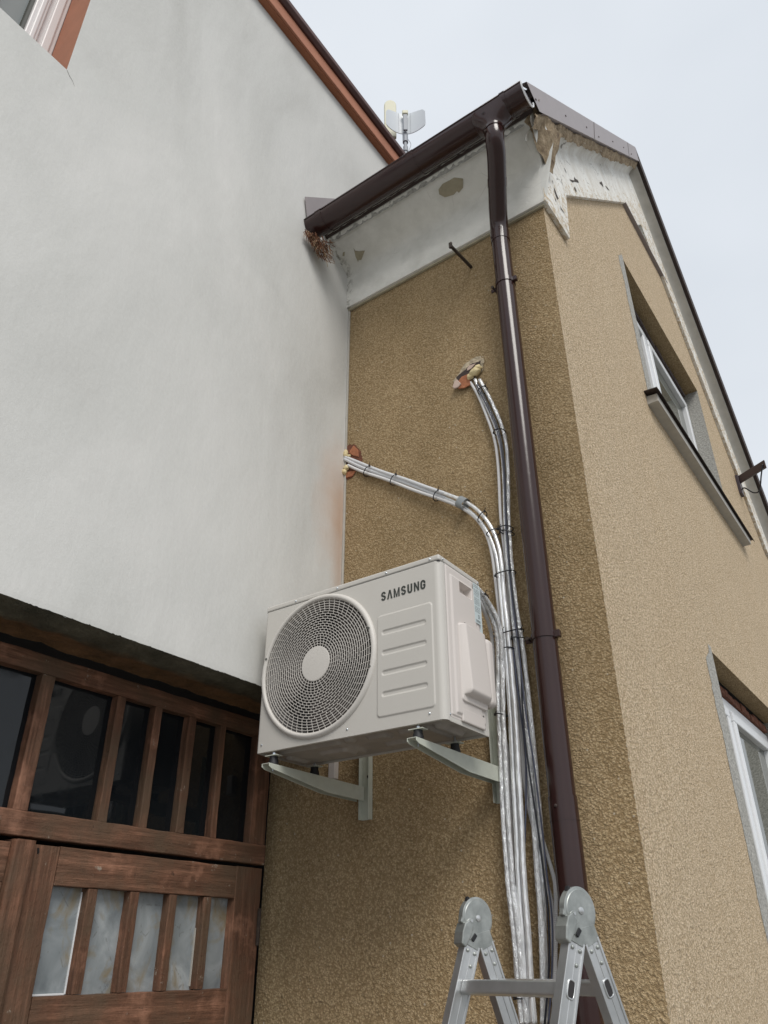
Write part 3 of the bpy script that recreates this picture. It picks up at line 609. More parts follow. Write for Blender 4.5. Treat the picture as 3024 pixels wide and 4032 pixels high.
MB().box(OX - .032, OX - .012, -.478, -.476, 3.242, 3.2435).box(OX - .0227, OX - .0213, -.4775, -.4765, 3.235, 3.252).build('cross_mark', 'dark_gap', o)
# ------------------------------------------------------------------ downpipe
dp = thing('downpipe', (1.125, -.09, -2.25), 'brown round downpipe running from the gutter down the dark wall', 'downpipe')
PX, PY, PR = 1.125, -.092, .0495
path = [Vector((OX, OY, 3.185)), Vector((OX, OY, 3.12)), Vector((OX - .008, OY + .012, 3.075)), Vector((1.258, -.335, 3.03)), Vector((1.165, -.168, 2.90)), Vector((1.135, -.11, 2.845)), Vector((PX, PY, 2.79)), Vector((PX, PY, 2.72))]
MB().tube(crom(path, .012), PR + .0008, 36).build('elbow', 'brown_metal', dp, auto=50)
mid = (path[3] + path[4]) / 2; dr = (path[4] - path[3]).normalized()
MB().tube([mid - dr * .022, mid + dr * .022], PR + .0028, 36).build('collar', 'brown_metal', dp, auto=40)
MB().cyl((PX, PY, 2.775), (PX, PY, 2.70), PR + .0035, 36, PR + .0025).build('collar', 'brown_metal', dp, auto=40)
MB().cyl((PX, PY, 2.74), (PX, PY, -.30), PR, 40).build('pipe', 'brown_metal', dp, auto=40)
MB().cyl((PX, PY, -.20), (PX, PY, -2.25), PR + .003, 40).build('lower_pipe', 'brown_metal', dp, auto=40)
for z_ in (-.285,): MB().cyl((PX, PY, z_ + .004), (PX, PY, z_), PR + .0045, 40).build('joint_ring', 'brown_metal', dp, auto=40)
def screw(p, nrm, par, mat='roof_dark', r=.006): MB().lathe(p, nrm, [(-.002, r), (.003, r), (.006, r * .55)], 10).build('screw', mat, par, auto=30)
screw((PX - .006, PY - PR - .002, -.236), (0, -1, 0), dp); screw((OX - .03, OY - .045, 3.128), (-.5, -.9, 0), dp, r=.007); screw((PX - .03, PY - .042, 2.725), (-.5, -.9, 0), dp, r=.007)
for z_ in (2.385, .415):
    c_ = MB().cyl((PX, PY, z_ - .013), (PX, PY, z_ + .013), PR + .004, 40).build('clamp', 'brown_metal', dp, auto=40)
    MB().box(PX - .085, PX - .045, PY + .0, PY + .006, z_ - .013, z_ + .013).build('clamp_ear', 'brown_metal', c_, bevel=.002)
    MB().box(PX + .045, PX + .072, PY - .018, PY + .002, z_ - .016, z_ + .013).build('clamp_ear', 'brown_metal', c_, bevel=.002)
    MB().cyl((PX - .065, PY - .02, z_), (PX - .065, .02, z_), .0048, 10).cyl((PX - .065, PY - .026, z_), (PX - .065, PY - .018, z_), .009, 6).build('bolt', 'rust', c_)
# ------------------------------------------------------------------ air conditioner
AX0, AX1, AY0, AY1, AZ0, AZ1 = .0775, .9575, -.61, -.303, 0.0, .627
ac = thing('air_conditioner', (.5175, -.456, 0), 'pale grey outdoor air conditioner unit with round fan grille on wall brackets', 'air conditioner')
# casing profile (wraps left side, rounded front corners, right side, back), front flat left open for the front panel
RF = .022; FL, FRx = AX0 + .010, AX1 - RF
prof = [(FRx, AY0)] + [(FRx + RF * math.sin(R(a_)), AY0 + RF - RF * math.cos(R(a_))) for a_ in (15, 30, 45, 60, 75, 90)] + [(AX1, -.573), (AX1, -.3235), (AX1, AY1), (AX0, AY1)] + [(AX0, AY0 + .010)] + [(FL - .010 * math.sin(R(a_)), AY0 + .010 - .010 * math.cos(R(a_))) for a_ in (60, 30, 0)]
cs = MB(); n_ = len(prof); vs = [(x, y, z_) for z_ in (.0, .600) for x, y in prof]
cs.add(vs, [(i, i + 1, n_ + i + 1, n_ + i) for i in range(n_ - 1) if i != 7]); cs.add([(AX1, -.573, .0), (AX1, -.3235, .0), (AX1, -.3235, .015), (AX1, -.573, .015)], [(0, 1, 2, 3)]); casing = cs.build('casing', 'ac_paint', ac, auto=35, fix=False)
for p in casing.data.polygons: pass
# front panel with circular opening (left) and embossed field (right)
CX, CZ, CR = .375, .310, .283; XS = .668
fp = MB(); na = 128; x0, x1, z0, z1 = FL, XS, .0, .600
def edgept(a_):
    c_, s_ = math.cos(a_), math.sin(a_); t = 1e9
    for lim, comp, ctr in ((x1, c_, CX), (x0, c_, CX), (z1, s_, CZ), (z0, s_, CZ)):
        if abs(comp) > 1e-9 and (lim - ctr) / comp > 0: t = min(t, (lim - ctr) / comp)
    return (CX + c_ * t, AY0, CZ + s_ * t)
angs = sorted([2 * math.pi * k / na for k in range(na)] + [math.atan2(zz - CZ, xx - CX) % (2 * math.pi) for xx in (x0, x1) for zz in (z0, z1)])
vi = [(CX + CR * math.cos(a_), AY0, CZ + CR * math.sin(a_)) for a_ in angs]; vo = [edgept(a_) for a_ in angs]; k_ = len(angs)
fp.add(vi + vo, [(i, (i + 1) % k_, k_ + (i + 1) % k_, k_ + i) for i in range(k_)])
fp.add(vi + [(p[0], AY0 + .03, p[2]) for p in vi], [(i, k_ + i, k_ + (i + 1) % k_, (i + 1) % k_) for i in range(k_)])
def sdf(x, z_, cx, cz, hw, hh, r):
    dx, dz = abs(x - cx) - hw + r, abs(z_ - cz) - hh + r
    return math.hypot(max(dx, 0), max(dz, 0)) + min(max(dx, dz), 0) - r
def sst(a_, b_, x): t = min(1, max(0, (x - a_) / (b_ - a_))); return t * t * (3 - 2 * t)
def hgt(x, z_):
    h = .0036 * (1 - sst(-.0022, .0022, sdf(x, z_, .7965, .242, .1235, .195, .014)))
    for gz in (.366, .286, .208, .128): h += -.0036 * (1 - sst(-.0034, .0026, sdf(x, z_, .7935, gz, .0985, .0085, .0085)))
    return h
def fpx(u, v): x = XS + (FRx - XS) * u; z_ = .600 * v; return (x, AY0 - hgt(x, z_), z_)
fp.grid(135, 240, fpx); front = fp.build('front_panel', 'ac_paint', ac, auto=60, fix=False)
# bottom fold and base pan
MB().box(FL, AX1 - .02, AY0 + .001, AY0 + .013, -.001, .003).build('front_lip', 'ac_paint', ac, bevel=.003)
bp_ = MB()
def bpf(u, v):
    x, y = AX0 + .004 + (AX1 - AX0 - .008) * u, AY0 + .012 + (AY1 - AY0 - .014) * v
    h = 0
    for cx_, cy_, hw, hh in ((.30, -.46, .16, .10), (.375, -.46, .07, .045), (.62, -.40, .05, .03), (.62, -.52, .05, .03), (.78, -.46, .07, .09), (.50, -.55, .02, .03), (.16, -.46, .02, .06), (.88, -.46, .018, .09)):
        h += -.013 * (1 - sst(-.008, .004, sdf(x, y, cx_, cy_, hw, hh, .02)))
    return (x, y, .008 + h)
bp_.grid(150, 56, bpf); bp_.build('base_pan', 'ac_base', ac, smooth=True, fix=False)
MB().box(AX0 + .001, AX1 - .001, AY1 - .003, AY1, .0, .012).box(AX1 - .0022, AX1 - .0004, AY0 + .03, AY1, -.002, .012).box(AX0 + .0004, AX0 + .002, AY0 + .03, AY1, .0, .012).build('base_rim', 'ac_paint', ac)
# top cover (slightly proud, dark seam below)
MB().box(AX0 - .0015, AX1 + .0015, AY0 - .0015, AY1 + .0015, .6015, AZ1).build('top_cover', 'ac_paint', ac, bevel=.008, seg=4)
MB().box(AX0 + .002, AX1 - .002, AY0 + .002, AY1 - .002, .599, .602).build('seam', 'ac_dark', ac)
# fan cavity
cav = MB().lathe((CX, AY0 + .03, CZ), (0, 1, 0), [(0, CR), (.008, .268), (.035, .258), (.07, .258)], 96, ref=(1, 0, 0)); cav.f = [f for f in cav.f if len(f) == 4]; cav.mi = [0] * len(cav.f)
cav.build('fan_shroud', 'ac_shroud', ac, smooth=True, fix=False)
MB().box(AX0 + .01, .69, AY0 + .105, AY1 - .01, .02, .595).build('coil', 'ac_dark', ac)
fan = MB()
for k in range(3):
    a0 = k * 2 * math.pi / 3 + .5
    def bf(u, v, a0=a0):
        r = .06 + .195 * u; a_ = a0 + (-.55 + 1.25 * v) + .35 * u; return (CX + r * math.cos(a_), AY0 + .050 + .045 * v - .010 * u, CZ + r * math.sin(a_))
    fan.grid(14, 18, bf)
fan = fan.build('fan', 'ac_blade', ac, smooth=True, fix=False)
MB().lathe((CX, AY0 + .05, CZ), (0, 1, 0), [(0, .05), (.008, .062), (.05, .066)], 40).build('hub', 'ac_blade', fan, auto=40)
# grille
gr = MB(); YG = AY0 - .006
def dome(r): return YG - .012 * (1 - (r / .275) ** 2) * 0 - .004 * (1 - (r / .275))
radii = [.0705 + (.272 - .0705) * i / 19 for i in range(20)]
for r in radii:
    n = 112; hw, dd = (.0010, .0030); vs = []
    for k in range(n):
        a_ = 2 * math.pi * k / n; c_, s_ = math.cos(a_), math.sin(a_)
        for rr_, y_ in ((r - hw, dome(r)), (r + hw, dome(r)), (r + hw, dome(r) + dd), (r - hw, dome(r) + dd)): vs.append((CX + rr_ * c_, y_, CZ + rr_ * s_))
    gr.add(vs, [(4 * k + j, 4 * k + (j + 1) % 4, 4 * ((k + 1) % n) + (j + 1) % 4, 4 * ((k + 1) % n) + j) for k in range(n) for j in range(4)])
for i in range(19):
    r0, r1 = radii[i], radii[i + 1]; rm = (r0 + r1) / 2
    if i < 4: ns, off = 34, i * .16
    elif i < 14: ns, off = 46, (i % 2) * .5 + i * .085
    else: ns, off = 58, (i - 14) * .12
    for k in range(ns):
        a_ = 2 * math.pi * (k + off) / ns; sw = .10 * (r1 - r0) / rm
        p0 = Vector((CX + r0 * math.cos(a_), dome(r0) + .002, CZ + r0 * math.sin(a_))); p1 = Vector((CX + r1 * math.cos(a_ + sw * 2), dome(r1) + .002, CZ + r1 * math.sin(a_ + sw * 2)))
        d_ = (p1 - p0) / 2; t_ = Vector((0, 1, 0)).cross(d_).normalized() * .0007
        gr.obox((p0 + p1) / 2, d_, (0, .0016, 0), t_)
grl = gr.build('fan_grille', 'ac_grille', ac, fix=True)
MB().lathe((CX, AY0, CZ), (0, -1, 0), [(-.012, .273), (.0075, .2725), (.0115, .2755), (.013, .281), (.012, .2865), (.006, .2925), (.0, .2945), (-.004, .2945)], 128, ref=(1, 0, 0), caps=False).build('outer_ring', 'ac_grille', grl, smooth=True, fix=True)
MB().lathe((CX, dome(.07) + .006, CZ), (0, -1, 0), [(0, .0710), (.005, .0708), (.0068, .0695), (.0070, .066), (.0070, .0)], 64, ref=(1, 0, 0)).build('centre_disc', 'ac_grille', grl, auto=50)
for a_ in (18, -14, 165): MB().lathe((CX + .278 * math.cos(R(a_)), AY0 - .0125, CZ + .278 * math.sin(R(a_))), (0, -1, 0), [(0, .0052), (.0018, .0052), (.0018, .001)], 12).build('screw_hole', 'seal', grl)
def acscrew(p, nrm): MB().lathe(p, nrm, [(-.001, .0042), (.002, .0042), (.0038, .002)], 10).build('screw', 'zinc', ac, auto=30)
for x in (.245, .470, .715, .918): acscrew((x, AY0 - .0015, .613), (0, -1, 0))
for x, z_ in ((.105, .030), (.535, .027), (.895, .027)): acscrew((x, AY0, z_), (0, -1, 0))
for y, z_ in ((-.585, .612), (-.318, .612)): acscrew((AX1 + .0015, y, z_), (1, 0, 0))
for y, z_ in ((-.578, .022), (-.335, .022)): acscrew((AX1, y, z_), (1, 0, 0))
# lettering
def letter_mesh(polys, strokes):
    pass
def stroke(b, pts, wd, yy):
    P_ = [Vector(p) for p in pts]; n = len(P_); L_, Rr = [], []
    for i in range(n):
        t = (P_[min(i + 1, n - 1)] - P_[max(i - 1, 0)]).normalized(); q = Vector((-t.y, t.x)) * wd / 2; L_.append(P_[i] + q); Rr.append(P_[i] - q)
    vs = [(p.x, yy, p.y) for p in L_ + Rr]; b.add(vs, [(i, i + 1, n + i + 1, n + i) for i in range(n - 1)])
lg = MB(); LX, LZ, LH, LW = .690, .4985, .0375, .0228; YL = AY0 - .0012; wv_, wh_ = .0078, .0068
def arc(cx, cz, rx, rz, a0, a1, n=9): return [(cx + rx * math.cos(R(a0 + (a1 - a0) * i / n)), cz + rz * math.sin(R(a0 + (a1 - a0) * i / n))) for i in range(n + 1)]
def Sletter(x, z_):
    rx, rz = LW / 2 - wv_ / 2, (LH / 2 + wh_ / 2) / 2 - wh_ / 2 + .0008; cx = x + LW / 2; zt = z_ + LH - wh_ / 2 - rz; zb = z_ + wh_ / 2 + rz
    up_ = arc(cx, zt, rx, rz, 8, 205); lo_ = arc(cx, zb, rx, rz, 25, -172); stroke(lg, up_ + lo_, .0074, YL)
def poly(pts): lg.add([(p[0], YL, p[1]) for p in pts], [tuple(range(len(pts)))])
def slant(x): return LZ
px = LX; adv = .0293
Sletter(px, LZ); px += adv
poly([(px - .001, LZ), (px + .0065, LZ), (px + .0135, LZ + LH * .80), (px + .0105, LZ + LH), (px + .0085, LZ + LH)]); poly([(px + .0085, LZ + LH), (px + .0160, LZ + LH), (px + .0245, LZ), (px + .0168, LZ), (px + .0128, LZ + LH * .72)]); px += adv + .001
poly([(px, LZ), (px + .0065, LZ), (px + .0065, LZ + LH), (px, LZ + LH)]); poly([(px + .0215, LZ), (px + .028, LZ), (px + .028, LZ + LH), (px + .0215, LZ + LH)])
poly([(px + .0066, LZ + LH), (px + .0066, LZ + LH - .012), (px + .0115, LZ), (px + .0140, LZ), (px + .0140, LZ + .010)]); poly([(px + .0214, LZ + LH), (px + .0214, LZ + LH - .012), (px + .0165, LZ), (px + .01405, LZ), (px + .01405, LZ + .010)]); px += adv + .005
Sletter(px, LZ); px += adv
stroke(lg, [(px + wv_ / 2, LZ + LH)] + [(px + wv_ / 2, LZ + .0115)] + arc(px + LW / 2, LZ + .0112, LW / 2 - wv_ / 2, .0078, 180, 360)[1:-1] + [(px + LW - wv_ / 2, LZ + .0115), (px + LW - wv_ / 2, LZ + LH)], wv_, YL); px += adv + .0006
poly([(px, LZ), (px + .0068, LZ), (px + .0068, LZ + LH), (px, LZ + LH)]); poly([(px + .0168, LZ), (px + .0236, LZ), (px + .0236, LZ + LH), (px + .0168, LZ + LH)]); poly([(px + .00685, LZ + LH), (px + .00685, LZ + LH - .015), (px + .01675, LZ), (px + .01675, LZ + .015)]); px += adv
stroke(lg, [(px + LW - .003, LZ + LH * .63)] + arc(px + LW / 2, LZ + LH - .0112, LW / 2 - wv_ / 2, .0078, 10, 180) + arc(px + LW / 2, LZ + .0112, LW / 2 - wv_ / 2, .0078, 180, 360) + [(px + LW - wv_ / 2, LZ + LH * .40)], wv_, YL); poly([(px + .0115, LZ + LH * .38), (px + LW, LZ + LH * .38), (px + LW, LZ + LH * .54), (px + .0115, LZ + LH * .54)])
lo = lg.build('lettering', 'logo_ink', ac, fix=False)
# side: service cover with grip recess, moulded valve covers, type label
def sidegrid(y0, y1, z0, z1, nu, nv, hf, nm, mat, par=ac):
    b = MB(); b.grid(nu, nv, lambda u, v: (AX1 + hf(y0 + (y1 - y0) * u, z0 + (z1 - z0) * v), y0 + (y1 - y0) * u, z0 + (z1 - z0) * v)); return b.build(nm, mat, par, auto=70, fix=False)
def hserv(y, z_):
    h = .0005 + .0035 * (1 - sst(-.004, .001, sdf(y, z_, -.465, .310, .104, .288, .006)))
    h += .0055 * (1 - sst(-.010, .0, sdf(y, z_, -.435, .300, .110, .270, .008))) * (1 if y < -.36 else 1)
    h += -.034 * (1 - sst(-.0035, .001, sdf(y, z_, -.434, .536, .047, .022, .004)))
    return h
sc_ = sidegrid(-.573, -.323, .015, .602, 130, 260, hserv, 'service_cover', 'ac_plastic')
def hbulge(y, z_):
    d_ = sdf(y, z_, -.4175, .232, .0925, .152, .016); top = sst(.0, .05, .384 - z_); bot = 1 - sst(.085, .03, z_)
    grow = min(1, max(0, (.386 - z_) / .26))
    by = min(1, max(0, (z_ - .108) / .022)); by = math.sqrt(max(0, 1 - (1 - by) ** 2)); bx = min(1, max(0, (-.327 - y) / .028)); bx = math.sqrt(max(0, 1 - (1 - bx) ** 2)); bl = min(1, max(0, (y + .502) / .016))
    h = .010 * (1 - sst(-.006, 0, d_)) + (.015 + .014 * grow) * by * bx * bl * (1 - sst(-.008, 0, d_))
    return .0062 + h if d_ < .0005 else .0
vc = MB(); nu, nv = 90, 150
vc.grid(nu, nv, lambda u, v: (AX1 + hbulge(-.512 + .189 * u, .075 + .312 * v), -.512 + .189 * u, .075 + .312 * v)); vc.build('valve_cover', 'ac_plastic', ac, auto=75, fix=False)
MB().box(AX1 - .03, AX1 + .030, -.326, -.268, .105, .375).build('rear_cover', 'ac_plastic', ac, bevel=.022, seg=6)
MB().box(AX1, AX1 + .010, -.505, -.345, .012, .060).build('cover_foot', 'ac_plastic', ac, bevel=.004)
lb = MB().box(AX1, AX1 + .0025, -.3225, -.3035, .372, .597).box(AX1 + .009, AX1 + .0102, -.372, -.325, .425, .594).build('type_label', 'sticker', ac)
tp = MB(); rr = random.Random(5)
for i in range(26):
    z_ = .588 - i * .0046
    if i in (3, 11, 19): continue
    y = -.369
    while y < -.332:
        l_ = .002 + rr.random() * .009; tp.box(AX1 + .0103, AX1 + .0105, y, min(y + l_, -.329), z_ - .0018, z_); y += l_ + .0016 + rr.random() * .003
for i in range(22): tp.box(AX1 + .0103, AX1 + .0105, -.366 + i * .0016, -.366 + i * .0016 + .0004 + .0007 * rr.random(), .430, .440)
for i in range(3): tp.box(AX1 + .0103, AX1 + .0105, -.348, -.334, .448 + i * .006, .451 + i * .006)
tp.build('label_print', 'sticker_print', lb)
for y, z_ in ((-.455, .392), (-.355, .060)): MB().lathe((AX1 + .0085, y, z_), (1, 0, 0), [(0, .0045), (.001, .0045), (.001, .001)], 12).build('screw_hole', 'seal', ac)
for k_, (y0, y1) in enumerate(((-.586, -.582), )): MB().box(AX1 - .002, AX1 + .0012, y0, y1, .01, .6).build('corner_seam', 'ac_grille', ac)
# ------------------------------------------------------------------ brackets
def bracket(xr0, xr1, ztop_, zbot, xa, label):
    t = thing('wall_bracket', (xa, 0, -.05), label, 'bracket', 'white steel brackets under the air conditioner')
    # wall rail: L/U section
    rl = MB().box(xr0, xr1, -.008, -.004, zbot, ztop_).box(xr1 - .003, xr1, -.034, -.008, zbot, ztop_).box(xr0, xr0 + .003, -.034, -.008, zbot, ztop_).build('wall_rail', 'bracket_paint', t, bevel=.0012)
    for z_ in (zbot + .03, ztop_ - .06, -.155, .03): MB().box(xr1 - .020, xr1 - .012, -.0092, -.0082, z_, z_ + .022).build('slot', 'dark_gap', rl)
    MB().lathe((xr1 - .018, -.008, -.005), (0, -1, 0), [(0, .009), (.002, .009), (.002, .006), (.007, .006)], 6).build('anchor_bolt', 'rust', rl)
    # arm: inverted channel; flange depth is small at the tip, grows, then constant
    zt = -.052; yt = -.640; aw = .040; am = MB()
    side = [(yt, zt), (-.036, zt), (-.036, zt - .060), (-.285, zt - .060), (yt + .015, zt - .020), (yt, zt - .013)]
    for x0 in (xa - aw / 2, xa + aw / 2 - .003): am.vprism([(x0, y, z_) for y, z_ in side], (.003, 0, 0))
    am.box(xa - aw / 2 + .003, xa + aw / 2 - .003, yt, -.036, zt - .003, zt)
    am.build('arm', 'bracket_paint', t, bevel=.0012)
    for yf in (-.592, -.345):
        f = MB().lathe((xa - .004, yf, zt), (0, 0, 1), [(0, .020), (.012, .0195), (.026, .016), (.034, .0165)], 24).build('rubber_mount', 'rubber', t, auto=40)
        MB().cyl((xa - .004, yf, zt + .034), (xa - .004, yf, zt + .063), .004, 12).lathe((xa - .004, yf, zt + .0405), (0, 0, 1), [(0, .0085), (.007, .0085)], 6).cyl((xa - .004, yf, zt - .022), (xa - .004, yf, zt - .004), .004, 12).build('bolt', 'zinc', f)
        MB().box(xa - .034, xa + .026, yf - .018, yf + .016, zt + .0345, zt + .0375, fn=None).cyl((xa - .004, yf, zt + .0376), (xa - .004, yf, zt + .0395), .011, 16).build('foot_plate', 'bracket_paint', f)
    return t
bracket(.150, .205, .22, -.186, .162, 'white steel bracket with open wall rail, under the fan side of the unit')
bracket(.812, .860, .25, -.182, .838, 'white steel bracket next to the foil pipes, under the lettered side of the unit')
# small grey box on the wall behind the left bracket
bx = thing('junction_box', (.02, -.02, .05), 'small pale box on the wall behind the left bracket', 'junction box')
MB().box(-.03, .008, -.03, .0, .005, .10).build('cover', 'ac_plastic', bx, bevel=.003)
# ------------------------------------------------------------------ wall breakouts
hl = MB(); rr = random.Random(11)
def blob2(cx, cz, pts, y): return [(cx + dx, y, cz + dz) for dx, dz in pts]
def ragpoly(pts, seed, amp=.006, sub=5):
    o_ = []; rr_ = random.Random(seed)
    for i in range(len(pts)):
        a_, b_ = Vector(pts[i]), Vector(pts[(i + 1) % len(pts)])
        for k in range(sub): o_.append(tuple(a_.lerp(b_, k / sub) + Vector((rr_.uniform(-amp, amp), rr_.uniform(-amp, amp)))))
    return o_
def rubble(cx, cz, rx, rz, rot, seed, nm, par, mat, hollow=.45, y0=-.0035, xmin=-9):
    b = MB(); NR, NA_ = 12, 72; c_, s_ = math.cos(rot), math.sin(rot)
    for i in range(NR):
        for k in range(NA_):
            a_ = 2 * math.pi * k / NA_; q = Vector((math.cos(a_) * 1.3, math.sin(a_) * 1.3, seed)); rr_ = 1 + .30 * mnoise.noise(q) + .12 * mnoise.noise(q * 3.1) + .06 * mnoise.noise(q * 9)
            t = i / (NR - 1); u_, v_ = math.cos(a_) * rx * rr_ * t, math.sin(a_) * rz * rr_ * t
            x, z_ = cx + u_ * c_ - v_ * s_, cz + u_ * s_ + v_ * c_
            n_ = mnoise.noise(Vector((x * 40, z_ * 40, seed))) * .006 + mnoise.noise(Vector((x * 110, z_ * 110, seed))) * .004
            b.v.append((max(x, xmin), y0 - .0035 * math.sin(t * math.pi) + n_ * (t < 1) * .6 - (0 if t > hollow else 0), z_))
    for i in range(NR - 1):
        for k in range(NA_): b.f.append((i * NA_ + k, i * NA_ + (k + 1) % NA_, (i + 1) * NA_ + (k + 1) % NA_, (i + 1) * NA_ + k)); b.mi.append(0)
    return b.build(nm, mat, par, smooth=False)
hole = rubble(.826, 1.998, .112, .064, .55, 3, 'wall_breakout', bh, 'rubble', y0=-.006)
MB().vprism([(x, -.0150, z_) for x, z_ in ragpoly([(.755, 1.990), (.80, 2.01), (.845, 2.035), (.905, 2.03), (.905, 1.965), (.86, 1.935), (.80, 1.925), (.77, 1.95)], 5, .003, 4)], (0, .003, 0)).build('recess_shade', 'roof_dark', hole)  # dark plate painting the shaded recess of the hole
MB().vprism([(x, -.0205, z_) for x, z_ in [(.765, 1.905), (.755, 1.945), (.79, 1.975), (.835, 1.975), (.838, 1.93), (.84, 1.895), (.80, 1.893)]], (0, .006, 0)).build('broken_brick', 'brick', hole, bevel=.003)
MB().vprism([(x, -.0285, z_) for x, z_ in [(.735, 1.927), (.750, 1.960), (.765, 1.964), (.788, 1.925), (.77, 1.909), (.745, 1.911)]], (0, .010, 0)).build('plaster_chip', 'chip_pink', hole, bevel=.003)
MB().vprism([(x, -.0195, z_) for x, z_ in [(.825, 2.013), (.840, 2.028), (.880, 2.022), (.850, 2.00), (.825, 1.998)]], (0, .004, 0)).build('plaster_chip', 'chip_pink', hole, bevel=.002)
def foamblob(c, sz, seed, nm, par, mat='foam'):
    bm = bmesh.new(); bmesh.ops.create_icosphere(bm, subdivisions=3, radius=1)
    for v in bm.verts:
        d_ = 1 + .28 * mnoise.noise(v.co * 1.6 + Vector((seed, 0, 0))) + .14 * mnoise.noise(v.co * 4 + Vector((seed, 3, 0)))
        v.co = Vector((c[0] + v.co.x * sz[0] * d_, c[1] + v.co.y * sz[1] * d_, c[2] + v.co.z * sz[2] * d_))
    b = MB(); b.v = [tuple(v.co) for v in bm.verts]; b.f = [tuple(v.index for v in f.verts) for f in bm.faces]; b.mi = [0] * len(b.f); bm.free()
    return b.build(nm, mat, par, smooth=True)
f1 = foamblob((.872, -.022, 1.962), (.032, .024, .022), 2, 'expanding_foam', hole); foamblob((.890, -.016, 1.985), (.020, .020, .020), 5, 'foam_lump', f1); foamblob((.842, -.015, 1.950), (.020, .02, .02), 9, 'foam_lump', f1)
hole2 = MB().vprism([(x, -.003, z_) for x, z_ in ragpoly([(.0, 1.86), (.03, 1.862), (.07, 1.845), (.105, 1.79), (.125, 1.72), (.07, 1.66), (.06, 1.63), (.0, 1.625)], 8, .004)], (0, .02, 0)).build('wall_breakout', 'brick_dark', bh)
MB().vprism([(x, -.008, z_) for x, z_ in [(.028, 1.80), (.06, 1.84), (.095, 1.795), (.10, 1.745), (.06, 1.77)]], (0, .005, 0)).build('broken_brick', 'brick', hole2, bevel=.003)
MB().vprism([(x, -.009, z_) for x, z_ in [(.003, 1.638), (.02, 1.675), (.085, 1.66), (.06, 1.632)]], (0, .006, 0)).build('broken_brick', 'brick', hole2, bevel=.003)
f2 = foamblob((.010, -.012, 1.800), (.013, .014, .028), 4, 'expanding_foam', hole2); foamblob((.018, -.014, 1.70), (.017, .014, .018), 6, 'foam_lump', f2); foamblob((.008, -.015, 1.675), (.014, .016, .018), 7, 'foam_lump', f2); foamblob((.030, -.010, 1.775), (.016, .010, .010), 8, 'foam_lump', f2)
